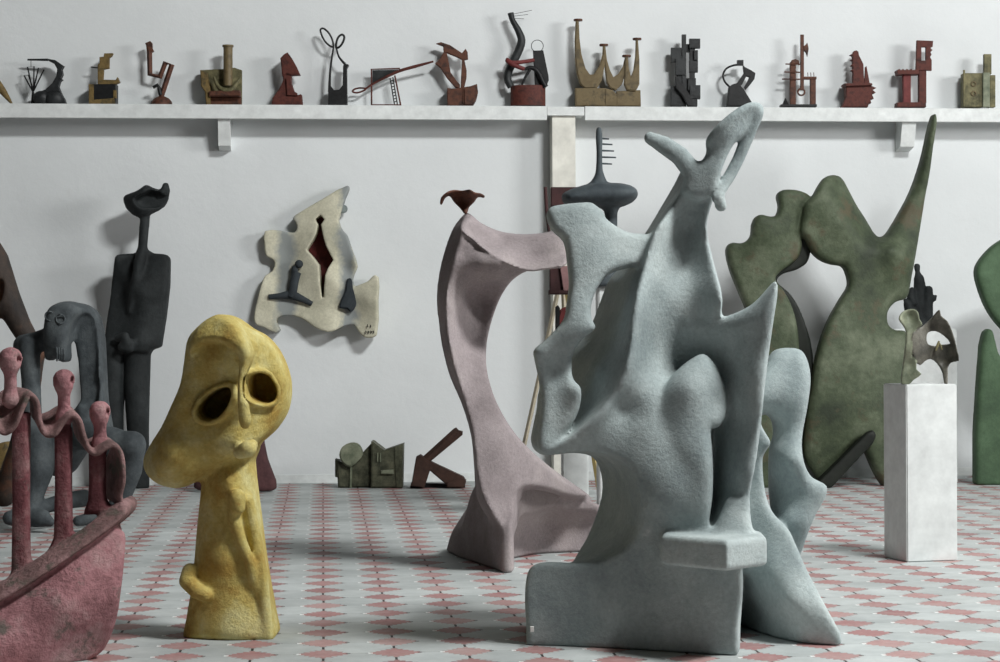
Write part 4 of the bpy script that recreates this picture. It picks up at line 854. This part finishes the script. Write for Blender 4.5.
# ================================================================== the row of small welded sculptures on the shelves
GRP = 'small welded sculptures on the wall shelves'
def item(name, label, px, y=YW-.13):
    return Frame(name, label, 'sculpture', px, zwall(px, y), ZS, GRP)
def shelf_items():
    I = item
    f = I('curved_tail_sculpture', 'ochre curved sculpture cut off by the left photo edge on the shelf', -8)
    m = f.mb(); m.tube([(-24, 100), (-18, 82), (-8, 80), (1, 89), (7, 97), (12, 104)], [5, 5, 5, 4, 2.6, 1], 4); m.build('tail', 'ochreiron')
    m = f.mb(); m.box(-34, 94, -14, 106, .04, .1); m.build('base', 'ochreiron')
    # 1
    f = I('harp_sculpture', 'dark grey iron harp-shaped sculpture with a fan of wire loops on the left shelf', 46)
    m = f.mb(); m.prism([(48, 58.7), (55, 60), (60, 63.5), (63, 65.5), (61, 69), (62, 74), (60, 78), (62, 79), (59.5, 81), (58, 86), (60, 92), (64, 99), (65.5, 106), (31, 106), (32, 94), (38, 92), (45, 89.5), (52, 83), (56, 76), (57, 69), (54, 63.5), (48, 60.5)], .03, .08, .008); m.tube([(27.5, 59.7), (48, 59.8)], [.9, 1.3]); m.build('curved_frame', 'greyiron')
    m = f.mb(); m.ball(41, 98, 8, .03, (1, .7, .9)); m.ball(54, 99, 8.5, .03, (1.1, .7, .9)); m.tube([(32, 106), (33, 92)], 1.3); m.build('base_lump', 'greyiron')
    m = f.mb()
    for a, b_ in (((24, 75.5), (28.5, 75)), ((27.5, 67), (34, 66.5)), ((38.5, 68), (44, 69.5))):
        m.tube([(33, 92), a, b_, (33.6, 91)], .75, seg=6)
    m.tube([(31, 59.5), (31, 67)], .3, seg=6); m.build('wire_fan', 'blackiron')
    # 2
    f = I('seated_profile_sculpture', 'ochre seated profile on a dark square block, second whole piece from left on the shelf', 103)
    m = f.mb(); m.box(89, 84, 115.5, 106, .05, .12); m.build('block', 'blackiron')
    m = f.mb(); m.box(88.5, 84, 93.5, 106, .062, .02); m.prism([(90, 100), (114, 98), (115.5, 106), (90, 106)], .06, .02, .003); m.box(113, 90, 116, 98, .058, .04); m.build('rusted_edges', 'ochreiron')
    m = f.mb(); m.prism([(97.5, 85), (97.5, 64.5), (99.3, 63), (99.3, 57), (103.5, 56.5), (104, 53.2), (112.5, 53), (111, 56), (108.7, 57.5), (108.5, 68), (103, 69), (102.5, 79.5), (115.5, 79.8), (117.2, 77), (119.5, 82), (115.5, 84), (105, 85.5)], .02, .06, .006); m.build('figure', 'ochreiron')
    m = f.mb(); m.tube([(90.8, 67), (99, 68)], .6, seg=6); m.build('spike', 'blackiron')
    # 3
    f = I('bent_pipe_sculpture', 'brown bent square-pipe sculpture rising from a small dome on the shelf', 160)
    m = f.mb(); m.tube([(148.5, 43, 0), (149.5, 52, 0), (150, 74.5, 0), (160, 76.8, 0), (165.3, 62.8, 0), (171.8, 64.8, 0), (160.8, 98, 0)], 2.7, seg=4); m.build('bent_pipe', 'rustbrown')
    m = f.mb(); m.prism([(145, 43), (150, 40.8), (151.8, 43), (152, 48), (153.5, 51), (150, 53), (147.5, 50)], .02, .05, .006); m.build('pipe_mouth', 'rustbrown')
    m = f.mb(); m.tube([(160.5, 95, .02), (159, 88, .02), (157.5, 85, .02), (153, 87.5, .02)], [2, 2, 1.9, 1.6]); m.build('hooked_arm', 'blackiron')
    m = f.mb(); m.lathe(161.5, [(106, 11), (102, 10.4), (98.5, 7.5), (96.5, 3.5)], 0); m.build('dome_base', 'rustbrown')
    # 4
    f = I('pipe_plate_sculpture', 'ochre rusted plate with an upright pipe in a cup, left of the first bracket', 222)
    m = f.mb(); m.prism([(200, 70), (222, 69), (234, 67.5), (241.5, 70), (241.5, 106), (206, 106), (205, 92), (201, 86)], -.02, .05, .005); m.build('back_plate', 'olive')
    m = f.mb(); m.prism([(200, 70), (206, 72), (210, 90), (210, 106), (206, 106), (205, 92), (201, 86)], .06, .1, .006); m.build('side_plate', 'ochreiron')
    m = f.mb(); m.prism([(209, 91), (239.5, 90), (240, 96), (209, 96)], .09, .1, .006); m.prism([(206, 97), (241, 97), (241, 106), (206, 106)], .02, .05, .004); m.build('ledge', 'rustbrown')
    m = f.mb(); m.tube([(214, 77, .05), (218, 86, .06), (224, 90, .07), (231, 90, .07), (236, 84, .06), (241, 77, .05)], [1.2, 2, 2.6, 2.6, 2, 1.2], 4); m.build('cup', 'olive')
    m = f.mb(); m.cyl(228, 46, 86, 4.6, .04); m.cyl(228, 45.2, 47, 5.6, .04); m.build('upright_pipe', 'bronze')
    # 5
    f = I('hooded_figure_sculpture', 'red-brown hooded seated figure of steel sheet, right of the first bracket', 287)
    m = f.mb(); m.prism([(280.2, 58), (284, 54), (287.5, 52.3), (291, 57), (296, 66), (299.8, 74.5), (290.5, 75), (287, 74), (282, 76)], .05, .1, .008); m.build('hood', 'rust')
    m = f.mb(); m.prism([(282.5, 74), (291, 74.5), (290.8, 82), (294, 92), (297, 95), (301, 94), (302, 106), (271, 106), (272.5, 98), (280, 87), (283, 80)], .04, .12, .008); m.build('body', 'rust')
    m = f.mb(); m.prism([(286, 78), (290, 78), (292.5, 90), (297, 93), (297.5, 95.5), (287, 95)], .06, .04, .003); m.build('inner_fold', 'rust')
    # 6
    f = I('looped_hare_sculpture', 'black iron sculpture with two long ear-like wire loops on the shelf', 337)
    m = f.mb(); m.tube([(321, 33), (320.5, 29.5), (322.8, 28.3), (327.5, 31.5), (332, 39), (333.2, 47), (328, 44.5), (323.5, 39)], .95, 4, closed=True); m.build('ear_loop', 'blackiron')
    m = f.mb(); m.tube([(338.5, 37), (342, 34.6), (344.2, 36.5), (343, 42), (339.5, 46.8), (336.4, 47.8), (336.4, 42.5)], 1.1, 4, closed=True); m.build('ear_loop', 'blackiron')
    m = f.mb(); m.tube([(333.6, 47), (331.8, 58), (330, 74), (329.5, 92)], [.9, 1, 1.2, 1.6], 3); m.tube([(336.2, 47), (339, 57), (345, 64)], [.9, 1, 1.4], 3); m.build('legs', 'blackiron')
    m = f.mb(); m.prism([(328.2, 88), (331, 86), (334, 90), (339, 89.5), (342.6, 85), (343, 66), (344, 63), (348.5, 64.5), (346.5, 68), (347, 106), (328, 106)], .04, .09, .006); m.build('base', 'blackiron')
    # 7
    f = I('spear_frame_sculpture', 'rust-red open frame pierced by a long spear, on the left shelf', 395)
    m = f.mb(); m.tube([(371.6, 106), (371.4, 69.3), (400, 68.6)], .9, seg=6); m.tube([(371.4, 105), (400, 105)], .8, seg=6); m.tube([(394.8, 75.5), (400.8, 106)], .8, seg=6); m.build('frame', 'rust')
    m = f.mb(); m.tube([(366, 88.5, .01), (372, 84.5, .01), (398, 71.5, .01), (415, 66.5, .01), (433.5, 61.5, .01)], [.9, 1.1, 1.5, 1.6, .9], 3, seg=8); m.build('spear', 'rust')
    m = f.mb(); m.tube([(366, 88.8, .01), (360, 88, .01), (354, 89.5, .01), (352.5, 91.5, .01), (356, 92.8, .01), (362, 91.4, .01)], .9, 4, closed=True); m.build('leaf_loop', 'rust')
    m = f.mb(); m.prism([(372.3, 70.2), (398, 69.8), (372.3, 83)], -.01, .012, 0); m.build('triangle_plate', 'greyiron')
    m = f.mb(); m.tube([(390, 78), (394.5, 105)], .6, seg=6); m.tube([(392.8, 77), (397.5, 105)], .6, seg=6)
    for i in range(8): m.tube([(390.5+i*.55, 81+i*3), (393.6+i*.55, 80+i*3)], .5, seg=6)
    m.build('ladder_strut', 'blackiron')
    # 8
    f = I('hooked_plough_sculpture', 'rust-brown hooked blade sculpture standing on a curved shell, right of the spear frame', 460)
    m = f.mb(); m.prism([(435, 63.5), (440, 58.5), (443.5, 52), (443, 46), (436, 43.4), (441, 42), (450, 45), (459, 51), (462, 53), (465.5, 48.5), (467.6, 52), (468, 59), (463, 60.2), (457, 57), (446.8, 52.8), (449, 63), (450.5, 72), (456, 80), (460, 84.5), (459.5, 89), (455, 87), (447, 78), (440, 67.5)], .02, .05, .006); m.build('hooked_blade', 'rustbrown')
    m = f.mb(); m.prism([(462, 60), (464.5, 60), (466.6, 70), (466.4, 78), (463.5, 90), (460.5, 90), (461, 76)], .03, .04, .005); m.build('strut', 'rustbrown')
    m = f.mb(); m.prism([(447, 88), (455, 88.5), (463.5, 87), (463, 106), (447.3, 106)], .05, .12, .006); m.build('left_shell', 'rustbrown')
    m = f.mb(); m.prism([(463, 87), (470, 86), (477, 83.7), (478, 91), (476, 99), (472, 106), (463, 106)], .07, .14, .014); m.build('right_shell', 'rustbrown')
    # 9
    f = I('snake_drum_sculpture', 'black snake-like sculpture wrapped by a red ring, standing on a red drum', 528)
    m = f.mb(); m.cyl(528, 86, 106, 17.5, 0, flat=.55, seg=32); m.build('drum', 'rust')
    m = f.mb(); m.tube([(510.6, 13), (512.5, 20, 0), (518, 30, 0), (521.5, 40, 0), (519, 50, 0), (513.5, 61, 0), (508.5, 72, 0), (507.5, 79, 0), (511, 87, 0)], [3.2, 2.8, 3.4, 4, 4.2, 4.2, 4, 3.8, 3.6], 4); m.build('snake', 'greyiron')
    m = f.mb()
    for a in ((532, 10.2), (528, 14.5), (524, 18.8)): m.tube([(513, 14+(a[1]-10)*.5), a], .25, seg=5)
    m.build('whiskers', 'greyiron')
    m = f.mb(); m.tube([(534, 60, .03), (522, 62, .05), (511, 62.5, .06), (507, 59.8, .05), (508.5, 62, .07), (515, 65.5, .08), (524, 69, .06)], [1.8, 2, 2.2, 2.2, 2.2, 2.2, 2.2], 3); m.build('red_ring', 'redpaint')['label'] = 'red ring around the snake'
    m = f.mb(); m.prism([(533, 50.5), (543.3, 50.2), (548.6, 76), (548.8, 80), (546, 87), (535, 87)], .02, .06, .006); m.build('upright_block', 'blackiron')
    m = f.mb(); m.tube([(537.3 + 6*math.cos(a), 46 - 6*math.sin(a)) for a in [k*math.pi/9 for k in range(18)]], .35, closed=True, seg=6); m.build('wire_ring', 'greyiron')
    m = f.mb(); m.tube([(524, 70, .04), (530, 67.5, .04), (537, 70.5, .04), (543, 82, .04), (546, 87, .04)], [1.6, 2, 2.4, 2.6, 2.6], 3); m.tube([(530, 69, .04), (525, 78, .04), (521, 87, .04)], [1.6, 1.3, 1], 3); m.build('arched_strap', 'blackiron')
    # 10
    f = I('pronged_crescents_sculpture', 'bronze crescents with flat-topped prongs welded on two blocks, right of the red drum', 607)
    m = f.mb(); m.prism([(575, 88), (605, 88), (605, 106), (575.5, 106)], .06, .16, .008); m.prism([(605, 88), (613, 90), (617, 95), (616.5, 106), (605, 106)], .055, .12, .006); m.build('base_block', 'bronze')
    m = f.mb(); m.prism([(616.5, 91), (640.5, 90), (641, 106), (616.5, 106)], .03, .12, .006); m.build('base_block', 'bronze')
    m = f.mb(); m.prism([(575.7, 20), (578.8, 20), (579.6, 38), (581.5, 54), (585.5, 68), (590, 74.5), (594, 74), (599.5, 65), (602.5, 54), (603, 45), (605.6, 45), (605, 64), (602, 80), (597, 88), (585, 88.6), (580, 84), (576.5, 72), (575, 58), (574.8, 40)], .05, .07, .01); m.build('crescent', 'bronze')
    m = f.mb(); m.prism([(603, 46), (605.4, 46), (607, 60), (610, 70), (613.5, 77), (618, 74), (623, 66), (625.4, 56), (627.6, 56), (627, 70), (622, 84), (616, 90), (610, 88), (606.5, 82), (604.8, 66)], .03, .07, .008); m.build('crescent', 'bronze')
    m = f.mb(); m.prism([(625.4, 56), (627.8, 56), (629, 68), (631, 76), (633.5, 70), (635.4, 56), (636, 39), (638, 39), (639.5, 60), (639.5, 84), (636, 91), (627, 90), (624, 84), (625, 70)], .05, .07, .008); m.build('crescent', 'bronze')
    for x, y in ((578, 20), (603.8, 45), (626.5, 56), (637, 39)):
        m = f.mb(); m.cyl(x, y-.8, y+1, 4.4, .015); m.build('prong_cap', 'rustbrown')
    # 11
    f = I('block_tower_sculpture', 'black iron tower of stacked offset blocks, first piece past the white post', 685)
    m = f.mb()
    for x0, y0, x1, y1, w, t in ((671.2, 47.5, 681.5, 62, .02, .06), (675.5, 58, 685.5, 75, .04, .06), (677, 72, 683.5, 90, .02, .05), (671, 86, 682, 106, .03, .07), (682, 34.3, 686.2, 106, .03, .05), (690, 85, 700.5, 98.5, .03, .07), (688, 96, 697.5, 106, .02, .07), (689.5, 38.5, 700.3, 48, .04, .06), (689.8, 44, 695, 80, .02, .05), (694, 50, 698, 60, .05, .05), (689.5, 60, 698, 72, .03, .06), (688, 78, 696, 90, .02, .05), (684, 44, 691, 52, .0, .05), (683, 78, 691, 96, -.01, .05)): m.box(x0, y0, x1, y1, w, t, .004)
    m.build('tower_blocks', 'greyiron')
    m = f.mb(); m.prism([(675, 76), (677.5, 77), (684, 86), (691.5, 97), (694, 106), (688, 106), (682, 95), (676, 88)], .07, .05, .006); m.build('sloping_fin', 'blackiron')
    # 12
    f = I('ring_head_sculpture', 'black iron ring on a bent strap body, behind the raised arm tip', 738)
    m = f.mb(); m.tube([(741, 64.5), (733, 65.5), (726, 69), (723, 75.5), (725, 82), (731, 88)], 1.0, 4, seg=8); m.build('ring', 'blackiron')
    m = f.mb(); m.prism([(737.4, 60), (743.6, 59.8), (743.6, 65.2), (737.4, 65.2)], .03, .05, .004); m.build('top_cube', 'blackiron')
    m = f.mb(); m.prism([(743, 64.5), (745, 67), (751, 70), (755.5, 73), (754.5, 79), (750, 85), (746, 89.5), (744.3, 87), (748, 80.5), (749.5, 77), (746.5, 76), (742.5, 84), (736, 90), (732.5, 88), (738, 82), (744, 73)], .03, .05, .005); m.build('bent_strap', 'blackiron')
    m = f.mb(); m.prism([(729, 86.5), (733, 84), (738, 83), (743.5, 88.5), (752.5, 103), (752, 106), (727, 106)], .04, .08, .008); m.build('body', 'blackiron')
    # 13
    f = I('post_and_ring_sculpture', 'rusty sculpture of upright posts with a ring and side pins, right of the arm tip', 800)
    m = f.mb(); m.box(790.3, 62, 796, 106, .02, .05); m.prism([(791, 64), (792, 60), (795.5, 58.8), (799, 60.5), (799.5, 64)], .03, .06, .006); m.build('thick_post', 'rustbrown')
    m = f.mb(); m.box(800.6, 34.5, 804, 90, .03, .03, .003); m.tube([(801.2 + 3.4*math.cos(a), 92 - 3.4*math.sin(a), .02) for a in [k*math.pi/8 for k in range(16)]], .9, closed=True, seg=6); m.build('tall_post', 'rustbrown')
    m = f.mb(); m.box(810.4, 78, 816, 106, .02, .05); m.box(803, 76.5, 816.6, 79, .03, .06, .003)
    for x in (808, 811, 814): m.tube([(x, 77, .0), (x-.3, 72.5, .0)], .35, seg=5)
    m.build('short_post', 'rustbrown')
    for y, x0 in ((64, 785.5), (72, 784.3), (79, 782)):
        m = f.mb(); m.tube([(x0, y, .03), (800, y+.3, .03)], .7, seg=6); m.build('pin', 'rustbrown')
    m = f.mb(); m.prism([(804, 46), (806, 44.5), (807.4, 42.5), (808.8, 48.5), (807.5, 56.5), (805.8, 52), (804, 50.5)], .04, .03, .003); m.build('arrow_plate', 'rustbrown')
    m = f.mb(); m.box(781, 104.2, 817, 106.5, .05, .1, .003); m.lathe(785.5, [(105, 3.6), (98, .3)], .02, 12); m.build('base_plate', 'blackiron')
    # 14
    f = I('saw_toothed_sculpture', 'red steel saw-toothed tower on a ship-like base, on the right shelf', 858)
    m = f.mb(); m.prism([(846, 85), (862, 83.5), (871, 85.5), (876.5, 87.8), (872.5, 89.5), (876, 92.5), (872, 94), (874, 98.5), (870.5, 99), (871.5, 103), (869, 103), (868, 107), (842, 107), (846.5, 97)], .06, .12, .006); m.build('ship_base', 'rust')
    m = f.mb(); m.prism([(844.5, 83.2), (872, 83), (872.5, 85), (846, 86)], .09, .18, .003); m.build('deck_plate', 'rust')
    m = f.mb(); m.prism([(853, 84), (853.3, 71), (850.8, 70.3), (853.2, 68.8), (853, 66), (850.8, 65.3), (853, 63.6), (853, 60.5), (850.5, 60), (853, 58), (852.7, 55.5), (850, 54.8), (853, 53.4), (854, 51), (856.5, 50.2), (858.5, 51.5), (859, 55), (863.5, 64), (864.5, 84)], .03, .07, .004); m.build('toothed_tower', 'rust')
    m = f.mb(); m.prism([(865.3, 67), (866.6, 66), (870, 84), (864.5, 84)], .0, .03, .003); m.build('rear_fin', 'rust')
    # 15
    f = I('slotted_head_sculpture', 'red steel slotted head plate on two legs and a toothed seat, right shelf', 914)
    m = f.mb(); m.prism([(897, 107), (897.5, 102.3), (926, 102), (926.3, 107)], .06, .13, .004); m.build('base_plate', 'rust')
    m = f.mb(); m.box(903.3, 73, 911, 103, .03, .06); m.build('leg', 'redpaint')
    m = f.mb(); m.box(919, 66, 926.5, 103, .03, .06); m.build('leg', 'rust')
    m = f.mb(); m.prism([(897, 70), (899.5, 68.8), (901, 70), (903, 68.8), (905, 70), (907, 68.8), (909, 70), (911, 68.8), (913, 70), (919, 69), (919.5, 74), (898, 74.5)], .06, .12, .003); m.build('toothed_seat', 'rust')
    m = f.mb(); m.prism([(917, 40.2), (933.2, 40.8), (932.8, 46.5), (930.6, 48), (932.6, 50), (930.6, 52), (931.6, 54.5), (930.2, 57), (931.8, 60), (931.8, 70.5), (916, 70), (916.4, 60.5), (926, 60.5), (926, 47), (921.5, 47), (921.5, 60.4), (916.4, 60.4)], .04, .04, .003); m.build('head_plate', 'rust')
    # 16
    f = I('boxed_frame_sculpture', 'dull olive box and upright bars sculpture at the right end of the shelf', 978)
    m = f.mb(); m.box(963.8, 73, 983, 107, .04, .12, .005); m.tube([(964, 107, .05), (964, 70, .05)], 1, seg=6); bx = m.build('box', 'olive')
    for y in (84, 93.5): m = f.mb(); m.tube([(973.7 + 2.2*math.cos(a), y - 2.2*math.sin(a), .045) for a in [k*math.pi/6 for k in range(12)]], .6, closed=True, seg=6); m.build('ring', 'bronze', bx)
    m = f.mb(); m.box(983, 72.5, 990, 107, .07, .06, .004); m.build('front_bar', 'greenbronze')
    m = f.mb(); m.box(984.3, 54, 991.6, 74, .04, .05, .004); m.build('tall_bar', 'olive')
    m = f.mb(); m.box(990, 75, 995.5, 107, .03, .08, .004); m.build('side_bar', 'olive')
shelf_items()
